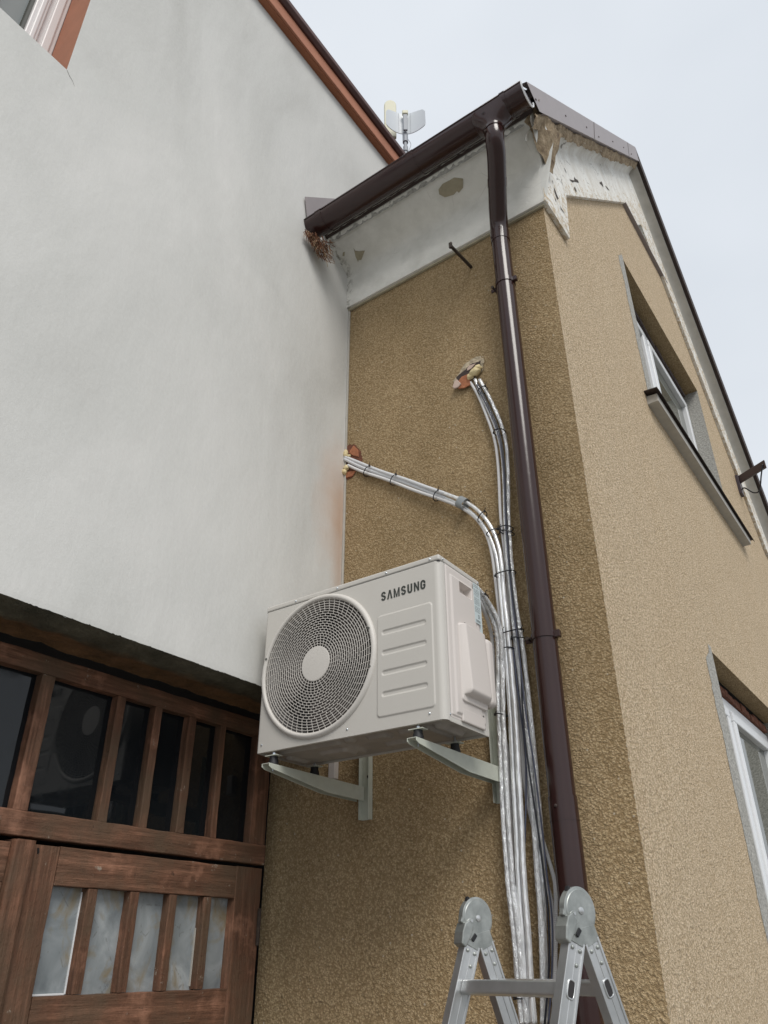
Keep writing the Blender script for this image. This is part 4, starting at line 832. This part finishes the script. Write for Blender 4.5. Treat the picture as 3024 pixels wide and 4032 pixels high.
PATHS={
 'L1':[(0.002,-0.010,1.783),(0.131,-0.017,1.681),(0.251,-0.023,1.586),(0.356,-0.030,1.510),(0.473,-0.033,1.429),(0.548,-0.037,1.367),(0.620,-0.040,1.312),(0.699,-0.042,1.265),(0.774,-0.043,1.203),(0.845,-0.045,1.127),(0.890,-0.047,1.061),(0.927,-0.048,0.976),(0.945,-0.050,0.899),(0.946,-0.052,0.806),(0.944,-0.053,0.695),(0.945,-0.055,0.586),(0.951,-0.060,0.568),(0.951,-0.060,0.479),(0.952,-0.060,0.362),(0.951,-0.060,0.240),(0.951,-0.060,0.132),(0.946,-0.060,-0.022),(0.941,-0.060,-0.169),(0.936,-0.060,-0.309),(0.927,-0.060,-0.491),(0.930,-0.060,-0.630),(0.921,-0.060,-0.796),(0.922,-0.060,-0.901)],
 'L2':[(0.004,-0.012,1.765),(0.131,-0.016,1.656),(0.330,-0.021,1.513),(0.467,-0.025,1.412),(0.594,-0.027,1.315),(0.681,-0.028,1.252),(0.756,-0.030,1.185),(0.827,-0.032,1.105),(0.872,-0.033,1.032),(0.906,-0.035,0.949),(0.921,-0.040,0.856),(0.925,-0.045,0.740),(0.927,-0.050,0.628),(0.929,-0.050,0.595),(0.929,-0.050,0.487),(0.929,-0.050,0.370),(0.927,-0.050,0.247),(0.926,-0.050,0.139),(0.919,-0.050,-0.016),(0.914,-0.050,-0.165),(0.910,-0.050,-0.306),(0.901,-0.050,-0.490),(0.903,-0.050,-0.629),(0.897,-0.050,-0.797),(0.898,-0.050,-0.902)],
 'L3':[(0.030,-0.012,1.713),(0.132,-0.017,1.628),(0.311,-0.022,1.505),(0.468,-0.027,1.383),(0.582,-0.030,1.304),(0.715,-0.030,1.209),(0.764,-0.030,1.166),(0.833,-0.030,1.088),(0.869,-0.030,1.019),(0.888,-0.030,0.949),(0.897,-0.030,0.867),(0.897,-0.030,0.776),(0.900,-0.030,0.678),(0.903,-0.030,0.583),(0.907,-0.030,0.498),(0.923,-0.015,0.370),(0.937,-0.015,0.254),(0.945,-0.015,0.143),(0.949,-0.015,0.063),(0.940,-0.015,-0.064),(0.942,-0.015,-0.163),(0.953,-0.015,-0.221),(0.963,-0.015,-0.283),(0.985,-0.015,-0.376),(0.990,-0.015,-0.492),(1.011,-0.015,-0.500),(0.998,-0.015,-0.673),(0.976,-0.015,-0.901)],
 'R1':[(0.837,-0.012,1.918),(0.879,-0.018,1.812),(0.909,-0.024,1.696),(0.938,-0.030,1.584),(0.957,-0.030,1.502),(0.960,-0.030,1.392),(0.960,-0.030,1.288),(0.953,-0.028,1.172),(0.947,-0.026,1.092),(0.945,-0.024,1.013),(0.948,-0.022,0.949),(0.948,-0.020,0.856),(0.952,-0.018,0.780),(0.936,-0.014,0.514),(0.936,-0.014,0.310),(0.937,-0.014,0.199),(0.944,-0.014,0.090),(0.945,-0.014,-0.013),(0.958,-0.014,-0.164),(0.984,-0.014,-0.285),(1.010,-0.014,-0.378),(1.024,-0.014,-0.436),(1.027,-0.014,-0.493),(1.031,-0.020,-0.438),(1.031,-0.020,-0.523),(1.018,-0.020,-0.610),(1.003,-0.020,-0.714),(0.978,-0.020,-0.901)],
 'R2':[(0.868,-0.018,1.918),(0.901,-0.021,1.789),(0.935,-0.024,1.675),(0.965,-0.026,1.565),(0.983,-0.029,1.473),(0.989,-0.032,1.362),(0.986,-0.034,1.258),(0.982,-0.036,1.158),(0.974,-0.038,1.036),(0.970,-0.040,0.958),(0.968,-0.040,0.842),(0.970,-0.040,0.766),(0.971,-0.040,0.656),(0.972,-0.040,0.549),(0.970,-0.040,0.498),(0.974,-0.040,0.409),(0.977,-0.040,0.318),(0.981,-0.040,0.212),(0.982,-0.040,0.105),(0.983,-0.040,0.002),(0.983,-0.040,-0.098),(0.982,-0.040,-0.218),(0.980,-0.040,-0.333),(0.973,-0.040,-0.492),(0.977,-0.040,-0.544),(0.966,-0.040,-0.714),(0.955,-0.040,-0.836),(0.947,-0.040,-0.901)],
 'R3':[(0.894,-0.018,1.905),(0.932,-0.021,1.794),(0.968,-0.024,1.678),(0.998,-0.027,1.560),(1.013,-0.030,1.460),(1.014,-0.033,1.352),(1.008,-0.035,1.233),(0.998,-0.038,1.110),(0.990,-0.040,0.991),(0.989,-0.040,0.874),(0.986,-0.040,0.762),(0.989,-0.040,0.651),(0.991,-0.040,0.545),(0.998,-0.035,0.493),(1.001,-0.035,0.405),(1.003,-0.035,0.292),(1.005,-0.035,0.182),(1.005,-0.035,0.077),(1.006,-0.035,-0.025),(1.005,-0.035,-0.124),(1.004,-0.035,-0.219),(1.002,-0.035,-0.334),(0.991,-0.035,-0.493),(0.980,-0.030,-0.544),(0.969,-0.030,-0.714),(0.949,-0.030,-0.901)],
 'R4':[(0.889,-0.036,1.875),(0.929,-0.042,1.743),(0.966,-0.047,1.627),(0.995,-0.053,1.509),(1.006,-0.058,1.394),(1.008,-0.059,1.305),(1.002,-0.060,1.180),(0.995,-0.061,1.059),(0.993,-0.062,0.980),(0.991,-0.063,0.864),(0.988,-0.064,0.752),(0.992,-0.065,0.642),(0.995,-0.066,0.535),(1.002,-0.070,0.481),(1.004,-0.070,0.394),(0.999,-0.070,0.305),(0.992,-0.070,0.203),(0.988,-0.070,0.098),(0.989,-0.070,-0.004),(0.995,-0.070,-0.104),(1.001,-0.070,-0.223),(1.010,-0.070,-0.338),(1.014,-0.070,-0.496),(1.018,-0.070,-0.547),(1.005,-0.070,-0.714),(0.984,-0.070,-0.815),(0.965,-0.070,-0.899)],
 'R5':[(0.880,-0.030,1.868),(0.916,-0.037,1.753),(0.954,-0.043,1.635),(0.985,-0.050,1.515),(0.997,-0.056,1.398),(1.000,-0.057,1.310),(0.995,-0.058,1.184),(0.988,-0.059,1.062),(0.986,-0.060,0.983),(0.985,-0.061,0.867),(0.983,-0.062,0.754),(0.984,-0.063,0.644),(0.987,-0.064,0.538),(0.995,-0.072,0.482),(0.999,-0.072,0.395),(1.001,-0.072,0.304),(0.999,-0.072,0.174),(1.005,-0.072,0.095),(1.014,-0.072,-0.008),(1.020,-0.072,-0.107),(1.021,-0.072,-0.226),(1.026,-0.072,-0.340),(1.025,-0.072,-0.496),(1.029,-0.060,-0.547),(1.011,-0.060,-0.714),(0.992,-0.060,-0.815),(0.974,-0.060,-0.899)],
 'R6':[(0.961,-0.050,0.418),(0.965,-0.050,0.329),(0.968,-0.050,0.239),(0.965,-0.050,0.159),(0.976,-0.050,0.078),(0.977,-0.050,-0.024),(0.970,-0.050,-0.122),(0.958,-0.050,-0.217),(0.944,-0.050,-0.290),(0.939,-0.050,-0.354),(0.916,-0.050,-0.490),(0.898,-0.030,-0.714),(0.868,-0.030,-0.904)],
 'A1':[(0.902,-0.240,0.620),(0.902,-0.196,0.612),(0.901,-0.153,0.597),(0.903,-0.116,0.562),(0.916,-0.102,0.516),(0.916,-0.087,0.478),(0.909,-0.076,0.434),(0.899,-0.069,0.363),(0.888,-0.062,0.293),(0.879,-0.060,0.223),(0.877,-0.060,0.152),(0.875,-0.060,0.083),(0.874,-0.060,0.039),(0.868,-0.060,-0.112),(0.862,-0.060,-0.256),(0.863,-0.060,-0.349),(0.861,-0.060,-0.489),(0.873,-0.060,-0.629),(0.871,-0.060,-0.817),(0.877,-0.060,-0.902)],
 'A2':[(0.912,-0.240,0.637),(0.911,-0.196,0.626),(0.918,-0.153,0.600),(0.924,-0.116,0.564),(0.934,-0.102,0.520),(0.933,-0.087,0.482),(0.927,-0.076,0.430),(0.919,-0.069,0.359),(0.908,-0.062,0.289),(0.903,-0.060,0.218),(0.898,-0.060,0.149),(0.893,-0.060,0.080),(0.894,-0.060,0.036),(0.889,-0.060,-0.114),(0.883,-0.060,-0.258),(0.884,-0.060,-0.351),(0.881,-0.060,-0.489),(0.892,-0.060,-0.629),(0.888,-0.060,-0.817),(0.896,-0.060,-0.902)],
 'A3':[(0.905,-0.240,0.604),(0.894,-0.178,0.590),(0.882,-0.116,0.567),(0.883,-0.087,0.521),(0.883,-0.069,0.480),(0.874,-0.058,0.428),(0.866,-0.053,0.355),(0.861,-0.048,0.283),(0.859,-0.039,0.213),(0.858,-0.030,0.144),(0.877,-0.020,0.099),(0.888,-0.020,0.019),(0.882,-0.020,-0.107),(0.879,-0.020,-0.253),(0.866,-0.020,-0.487),(0.880,-0.020,-0.629),(0.868,-0.020,-0.905)],
}
TIES=[((0.198,-0.060,1.631),(0.160,-0.060,1.586)),((0.377,-0.060,1.505),(0.340,-0.060,1.460)),((0.633,-0.060,1.311),(0.603,-0.060,1.268)),((0.882,-0.060,1.102),(0.843,-0.060,1.064)),((0.942,-0.060,0.985),(0.886,-0.060,0.972)),((0.934,-0.060,1.827),(0.889,-0.060,1.807)),((1.017,-0.060,1.509),(0.966,-0.060,1.510)),((1.009,-0.060,0.976),(0.952,-0.060,0.986)),((1.012,-0.060,0.947),(0.953,-0.060,0.970)),((1.002,-0.060,0.759),(0.912,-0.060,0.759)),((1.012,-0.060,0.486),(0.874,-0.060,0.476)),((0.925,-0.060,0.498),(0.875,-0.060,0.493)),((1.022,-0.060,0.444),(0.962,-0.060,0.455)),((0.966,-0.060,0.414),(0.917,-0.060,0.417)),((0.904,-0.060,0.145),(0.861,-0.060,0.152)),((0.868,-0.060,0.674),(0.829,-0.060,0.666)),((0.930,-0.060,-0.821),(0.894,-0.060,-0.819)),((0.893,-0.060,-0.829),(0.855,-0.060,-0.829))]
TAPE=((0.7375,-0.0600,1.2144),(0.7858,-0.0600,1.1718))
# ------------------------------------------------------------------ pipes, conduits and cables
def rz(z_, top, bot): return top + (bot - top) * min(1, max(0, (.9 - z_) / .9))
def pipe(key, name, r, mat, label, cat, group, kind='plain', step=.012, n=14, seed=0):
    P_ = crom(smoothpath(crom(PATHS[key], .05), 2), step)
    if kind == 'foil':
        def rf(i, a_): return rz(P_[i].z, r[0], r[1]) * (1 + .07 * mnoise.noise(Vector((i * step * 26, math.cos(a_) * 1.3, math.sin(a_) * 1.3 + seed))) + .05 * mnoise.noise(Vector((i * step * 70, math.cos(a_) * 2, math.sin(a_) * 2 + seed))))
    elif kind == 'corr': rf = lambda i, a_: r * (1.0 if i % 4 in (0, 1) else .86)
    else: rf = r
    b = MB().tube(P_, rf, n); o = b.build(name, mat, None, smooth=True); tag(o, label, cat, group); return o, P_
GP = 'lines running from the wall holes down beside the downpipe'
_, pl1 = pipe('L1', 'insulated_pipe', (.0088, .0112), 'foil_smooth', 'upper smooth grey-white insulated pipe arching out of the left wall hole', 'pipe', GP, 'foil', .01, 16, 1)
_, pl2 = pipe('L2', 'insulated_pipe', (.0086, .0110), 'foil_smooth', 'second insulated pipe, between the upper smooth pipe and the ribbed conduit of the left hole', 'pipe', GP, 'foil', .01, 16, 2)
# white sleeve over the horizontal part
for P_, nm in ((pl1, 'pipe_sleeve'), (pl2, 'pipe_sleeve')):
    q = [p for p in P_ if p.x < .665 and p.z > 1.2]
    o = MB().tube(q, .0094, 16).build(nm, 'sleeve', None, smooth=True)
    par = [x for x in S.objects if x.name.startswith('insulated_pipe')][0 if P_ is pl1 else 1]; o.parent = par
pipe('L3', 'ribbed_conduit', .0090, 'conduit', 'white ribbed conduit lowest in the bundle from the left wall hole', 'conduit', GP, 'corr', .0016, 10)
pipe('R1', 'ribbed_conduit', .0078, 'conduit', 'white ribbed conduit on the left edge of the bundle from the foam-filled hole', 'conduit', GP, 'corr', .0016, 10)
pipe('R2', 'foil_pipe', (.0085, .0125), 'foil_crumpled', 'crumpled foil pipe in the middle of the bundle from the foam-filled hole', 'pipe', GP, 'foil', .008, 16, 3)
pipe('R3', 'foil_pipe', (.0088, .0100), 'foil_crumpled', 'foil pipe nearest the downpipe, from the foam-filled hole', 'pipe', GP, 'foil', .008, 16, 4)
pipe('R4', 'black_cable', .0038, 'black_cable', 'black cable lying on the foil pipes from the foam-filled hole', 'cable', GP, n=8)
pipe('R5', 'grey_cable', .0036, 'grey_cable', 'dark grey cable beside the black one on the foil pipes', 'cable', GP, n=8)
pipe('R6', 'grey_cable', .0038, 'grey_cable', 'dark grey cable crossing behind the foil pipes below the middle tie', 'cable', GP, n=8)
pipe('A1', 'foil_pipe', (.0100, .0094), 'foil_crumpled', 'outer foil pipe curving down out of the air conditioner', 'pipe', GP, 'foil', .008, 16, 5)
pipe('A2', 'foil_pipe', (.0105, .0096), 'foil_crumpled', 'inner foil pipe curving down out of the air conditioner', 'pipe', GP, 'foil', .008, 16, 6)
pipe('A3', 'ribbed_conduit', .0088, 'conduit', 'white ribbed conduit leaving the back of the air conditioner', 'conduit', GP, 'corr', .0016, 10)
TL = ['black tie on the left-hole bundle right beside the hole', 'black tie on the left-hole bundle, second from the hole', 'black tie on the left-hole bundle just before the grey tape', 'black tie on the left-hole bundle at the bend after the grey tape', 'black tie where the left-hole bundle turns straight down',
 'black tie just under the yellow foam', 'black tie on the steep bundle between foam and junction', 'black tie on the steep bundle at the junction, upper of two', 'black tie on the steep bundle at the junction, lower of two', 'long black tie round both bundles above the unit', 'long slanting black tie round all bundles beside the type label',
 'short black tie on the unit pipes just above the long slanting one', 'black tie round the cables level with the downpipe clamp', 'black tie round the smooth foil pair below the clamp level', 'black tie on the two unit pipes beside the valve cover', 'black tie on the pipes just leaving the unit', 'black tie on the smooth foil pair behind the ladder rung', 'black tie on the unit pipes below the ladder rung']
for i, (a_, b_) in enumerate(TIES):
    a_, b_ = Vector(a_), Vector(b_); yc = -.18 if i == 15 else -.047; dp_ = .031
    if i < 4: yc, dp_ = (-.026, -.032, -.036, -.042)[i], .024
    if i in (5,): yc, dp_ = -.030, .026
    if i == 15:
        k_ = (-.17 - -2.84) / (-.06 - -2.84); C_ = Vector((2.2974, -2.8408, -.704)); a_ = C_ + (a_ - C_) * k_; b_ = C_ + (b_ - C_) * k_
    c_ = (a_ + b_) / 2; c_.y = yc; h = (b_ - a_) / 2; h.y = 0; h *= 1.04
    ring = [c_ + h * math.cos(2 * math.pi * k / 28) * (1 if True else 1) + Vector((0, -dp_, 0)) * math.copysign(abs(math.sin(2 * math.pi * k / 28)) ** .75, math.sin(2 * math.pi * k / 28)) for k in range(28)]
    t = MB().tube(ring, .0027, 6, closed=True); e = a_ if a_.z > b_.z else b_; e = Vector((e.x, yc - .012, e.z)); dd = Vector((.4, -.5, .35)).normalized()
    t.obox(e, (.0035, 0, 0), (0, .004, 0), (0, 0, .0045)); t.tube([e, e + dd * .010, e + dd * .02 + Vector((.004, 0, 0))], .0016, 5)
    tag(t.build('cable_tie', 'black_cable', None, smooth=False), TL[i], 'cable tie', 'black cable ties on the pipe bundles')
# grey tape wrap
tc_ = [Vector(p) for p in (pl1)]; q = min(tc_, key=lambda p: (p - Vector((.79, -.055, 1.47))).length)
TPC = [bpx for bpx in (TAPE[0], TAPE[1])]
a_, b_ = Vector(TPC[0]), Vector(TPC[1]); ax = (b_ - a_).normalized(); c_ = (a_ + b_) / 2; c_.y = -.040
tp = MB(); prp = Vector((0, 1, 0)).cross(ax).normalized(); NN = 30; rows = []
for s_ in (-1, -.6, 0, .55, 1):
    for k in range(NN):
        an = 2 * math.pi * k / NN; tp.v.append(tuple(c_ + ax * s_ * .021 + prp * .0300 * math.copysign(abs(math.cos(an)) ** .8, math.cos(an)) + Vector((0, -.028, 0)) * math.copysign(abs(math.sin(an)) ** .8, math.sin(an)) * (1 if s_ != .55 else 1.02)))
for i in range(4):
    for k in range(NN): tp.f.append((i * NN + k, i * NN + (k + 1) % NN, (i + 1) * NN + (k + 1) % NN, (i + 1) * NN + k)); tp.mi.append(0)
tag(tp.build('duct_tape', 'tape', None, smooth=True), 'grey tape wrapped round the left-hole bundle at its bend', 'tape')
# ------------------------------------------------------------------ rusty hook in the wall
hk = thing('iron_hook', (.891, 0, 2.746), 'rusty iron spike sticking out of the brown wall under the cornice', 'hook')
MB().obox((.890, -.115, 2.726), (.0075, 0, 0), (0, .115, .020), (0, -.001, .0075)).build('shaft', 'rust', hk, bevel=.002)
MB().obox((.890, -.232, 2.709), (.009, 0, 0), (0, .006, 0), (0, 0, .020)).build('tip', 'rust', hk, bevel=.002)
# ------------------------------------------------------------------ dry nest under the gutter end
ne = MB(); rr = random.Random(21)
for i in range(300):
    t = rr.random(); c_ = Vector((.012 + .10 * t * rr.random() + .015, -.47 + .13 * t + rr.uniform(-.02, .02), 3.205 - .02 * t))
    d_ = Vector((rr.uniform(-.02, .8) * (t + .1), rr.uniform(-.5, .7), -rr.uniform(.3, 1.6))).normalized() * rr.uniform(.02, .058) * (1.0 + .9 * t)
    c_.z -= rr.uniform(0, .10) * (.4 + t); k = c_ + d_
    if k.x < .004: k.x = .004 + rr.random() * .01
    mdl = (c_ + k) / 2 + Vector((rr.uniform(-.006, .006), rr.uniform(-.006, .006), 0))
    ne.tube([c_, mdl, k], lambda i_, a_: .0027 - .0008 * i_, 4, mi=0 if rr.random() < .7 else 1)
nst = tag(ne.build('dry_nest', ['twig', 'twig_pale'], None), 'clump of dry brown leaves and twigs under the left gutter end', 'nest')
# ------------------------------------------------------------------ aerials on the roof behind
an = thing('roof_antenna', (-.24, 1.05, 5.6), 'curved white reflector antenna on a mast behind the gutter', 'antenna')
D_ = Vector((-.62, .80, .0)).normalized(); Rh = Vector((.8137, .5817, 0)).normalized(); Ux = Vector((0, 0, 1)); cA = Vector((-.232, 1.075, 6.255))
rf = MB()
def rfx(u, v, off=0.0):
    s_ = (u - .5) * 2; a_ = abs(s_); top = .31 - .055 * a_ ** 2 + .022 * math.sin(a_ * 3) - (.05 * (max(0, a_ - .84) / .16) ** 2)
    bot = .02 * (max(0, a_ - .9) / .1) ** 2
    return cA + Rh * s_ * .190 - D_ * (.10 * s_ * s_ + off) + Ux * (bot + (top - bot) * v)
rf.grid(31, 6, lambda u, v: rfx(u, v)); rf.grid(31, 6, lambda u, v: rfx(u, v, -.004)); rf.tube([rfx(i / 30, 0) for i in range(31)], .004, 6)
rf = rf.build('reflector', 'antenna_white', an, smooth=True, fix=False)
for s_ in (.34, .64): MB().tube([rfx(s_, v / 5, .002) for v in range(6)], .0012, 5).build('seam', 'antenna_grey', rf)
c0 = cA - D_ * .045
MB().obox(c0 + Ux * .115, Rh * .021, D_ * .010, Ux * .125).build('feed_arm', 'antenna_grey', an, bevel=.006)
MB().obox(c0 + Ux * .266, Rh * .029, D_ * .018, Ux * .026).build('feed_cap', 'antenna_cream', an, bevel=.008)
MB().cyl(cA + Ux * .02, cA - Ux * .62, .017, 14).cyl(cA - Ux * .0, cA - Ux * .13, .027, 14).cyl(cA - Ux * .20, cA - Ux * .27, .024, 14).build('mast', 'antenna_grey', an, auto=40)
MB().tube(crom([cA - Ux * .07 + Rh * .02, cA - Ux * .14 + Rh * .050, cA - Ux * .20 + Rh * .045, cA - Ux * .30 + Rh * .01], .01), .003, 6).build('mast_cable', 'antenna_grey', an)
an2 = thing('panel_antenna', (-.36, 1.02, 5.6), 'tall cream rounded radome antenna behind the curved reflector', 'antenna')
cB = Vector((-.335, .985, 6.34)) + D_ * .14 + Ux * .30; pb = MB(); pts = []
for k in range(13): pts.append((math.cos(math.pi * k / 12) * .062, .26 + math.sin(math.pi * k / 12) * .085))
pts += [(-.060, -.26), (.060, -.26)]
pb.vprism([cB + Rh * x + Ux * z_ - D_ * .02 for x, z_ in pts], D_ * .04); pb.build('radome', 'antenna_cream', an2, bevel=.012, seg=4)
MB().tube(crom([cB - Ux * .22, cB - Ux * .27 + Rh * .0, cB - Ux * .36 + Rh * .02, cB - Ux * .47 + Rh * .085, cB - Ux * .56 + Rh * .13], .015), .018, 12).cyl(cB - Ux * .45 + Rh * .06 - D_ * .02, cB - Ux * .53 + Rh * .10 - D_ * .02, .032, 12).build('mount_arm', 'antenna_grey', an2, auto=40)
# ------------------------------------------------------------------ lamp bracket on the gable, right edge
lmp = thing('lamp_bracket', (W, 4.75, 3.55), 'dark metal arm with a hanging cable sticking out from the gable at the right edge', 'lamp bracket')
MB().obox((W + .16, 4.62, 3.545), (.165, -.14, -.03), (0, .018, 0), (0, 0, .040)).build('arm', 'lamp_bracket', lmp, bevel=.003)
MB().box(W - .0, W + .03, 4.70, 4.80, 3.40, 3.62).build('wall_plate', 'lamp_bracket', lmp, bevel=.003)
MB().tube(crom([(W + .03, 4.68, 3.42), (W + .07, 4.64, 3.41), (W + .14, 4.6, 3.31), (W + .2, 4.57, 3.30), (W + .26, 4.5, 3.42), (W + .30, 4.48, 3.52)], .01), .007, 8).build('cable', 'black_cable', lmp, smooth=True)
# ------------------------------------------------------------------ folding ladder
PRt, PLt = Vector((1.3597, -.6254, -.5962)), Vector((.9605, -.4845, -.6004))
uL = (PRt - PLt).normalized(); vL = Vector((.33293, .94295, 0)); ld = thing('folding_ladder', (1.2, -.56, -2.25), 'open aluminium folding ladder with round locking hinges, in front of the downpipe', 'ladder')
TH = R(21.3)
def stile(h, sgn, side):
    d_ = (vL * math.sin(TH) * sgn - Vector((0, 0, math.cos(TH)))).normalized(); wv = uL.cross(d_).normalized()      # wv: width direction
    c0 = h + d_ * .075; c1 = h + d_ * 1.77; ctr = (c0 + c1) / 2; hl_ = (c1 - c0) / 2
    b = MB(); b.obox(ctr, hl_, wv * .0285, uL * .0125)
    for s_ in (-1, 1): b.obox(ctr + wv * .0255 * s_, hl_ * .999, wv * .0040, uL * .0150)
    b.obox(ctr, hl_ * .998, wv * .0015, uL * .0138)
    o = b.build('stile', 'aluminium', ld, bevel=.0018)
    for k, (al, wd) in enumerate(((.098, -.014), (.098, .014), (.135, .008))): MB().lathe(h + d_ * al + wv * wd + uL * .0125, uL, [(0, .006), (.003, .0052), (.005, .002)], 12).build('rivet', 'galvanised', o, auto=30)
    # rung end rim on the outside of the stile
    rc = h + d_ * .195 + uL * .0128; rim = []
    for k in range(28):
        a_ = 2 * math.pi * k / 28; c_, s_ = math.cos(a_), math.sin(a_); f_ = (abs(c_) ** 4 + abs(s_) ** 4) ** (-.25)
        rim.append(rc + wv * c_ * f_ * .0125 + d_ * s_ * f_ * .0215)
    if side > 0:
        MB().tube(rim, .0028, 8, closed=True).build('rung_end', 'aluminium', o, smooth=True)
        MB().vprism(rim, uL * .0015).build('rung_opening', 'ac_dark', o)
    return d_, wv
dirs = {}
for sgn in (-1, 1):
    for h, side in ((PLt, -1), (PRt, 1)): dirs[sgn] = stile(h, sgn, side)
for sgn in (-1, 1):
    d_, wv = dirs[sgn]
    for al in (.195, .475, .755, 1.035, 1.315, 1.595):
        a_, b_ = PLt + d_ * al - uL * .0, PRt + d_ * al; ctr = (a_ + b_) / 2; hl_ = (b_ - a_) / 2 - uL * .013
        b = MB().obox(ctr, hl_, wv * .0125, d_ * .0185).build('rung', 'aluminium', ld, bevel=.006, seg=3)
for h, side in ((PLt, -1), (PRt, 1)):
    hg = MB()
    hg.lathe(h - uL * .010, uL, [(0, .058), (.001, .0605), (.019, .0605), (.020, .058)], 56)
    hg = hg.build('hinge', 'galvanised', ld, auto=35)
    MB().lathe(h - uL * .016, uL, [(0, .0525), (.005, .0535)], 56).lathe(h + uL * .0105, uL, [(0, .054), (.0022, .052)], 56).build('outer_plate', 'galvanised', hg, auto=35)
    MB().lathe(h + uL * .012, uL, [(0, .010), (.003, .009), (.005, .004)], 20).build('rivet', 'aluminium', hg, auto=30)
    for sgn in (-1, 1):
        d_, wv = dirs[sgn]
        sock = MB(); 
        sock.vprism([h + d_ * .035 + wv * (-.029) + uL * .0148, h + d_ * .085 + wv * -.029 + uL * .0148, h + d_ * .085 + wv * .029 + uL * .0148, h + d_ * .045 + wv * .029 + uL * .0148], -uL * .0028)
        sock.vprism([h + d_ * .035 + wv * (-.029) - uL * .0148, h + d_ * .085 + wv * -.029 - uL * .0148, h + d_ * .085 + wv * .029 - uL * .0148, h + d_ * .045 + wv * .029 - uL * .0148], uL * .0028)
        sock.build('leg_socket', 'galvanised', hg, bevel=.001)
    # release latch on the front leg side: folded plate and black stops
    d_, wv = dirs[-1]; out_ = -wv if (-wv).dot(-vL) > 0 else wv
    lt = MB()
    q = [(.020, .050), (.034, .062), (.060, .064), (.092, .058), (.096, .040), (.06, .030), (.03, .028)]
    lt.vprism([h + d_ * a_ + out_ * (b_ - .012) - uL * .021 for a_, b_ in q], uL * .042)
    lt.obox(h + d_ * .012 + out_ * .052, d_ * .022, out_ * .006, uL * .009)
    lt.build('release_latch', 'galvanised', hg, bevel=.003)
    MB().lathe(h + d_ * .028 + out_ * .024 + uL * .013, uL, [(0, .018), (.003, .018), (.004, .016)], 24).obox(h + d_ * .040 + out_ * .012 + uL * .0155, d_ * .028, out_ * .010, uL * .0012).build('latch_plate', 'galvanised', hg, bevel=.001)
    MB().obox(h + d_ * .058 + out_ * .004 + uL * .017, (d_ + out_ * .4).normalized() * .011, (out_ - d_ * .4).normalized() * .006, uL * .003).obox(h - d_ * .038 + out_ * .048, d_ * .008, out_ * .004, uL * .006).build('latch_stop', 'rubber', hg, bevel=.001)
    MB().lathe(h + d_ * .018 + out_ * .026 + uL * .0165, uL, [(0, .0045), (.002, .0045)], 12).build('latch_pin', 'aluminium', hg, auto=30)
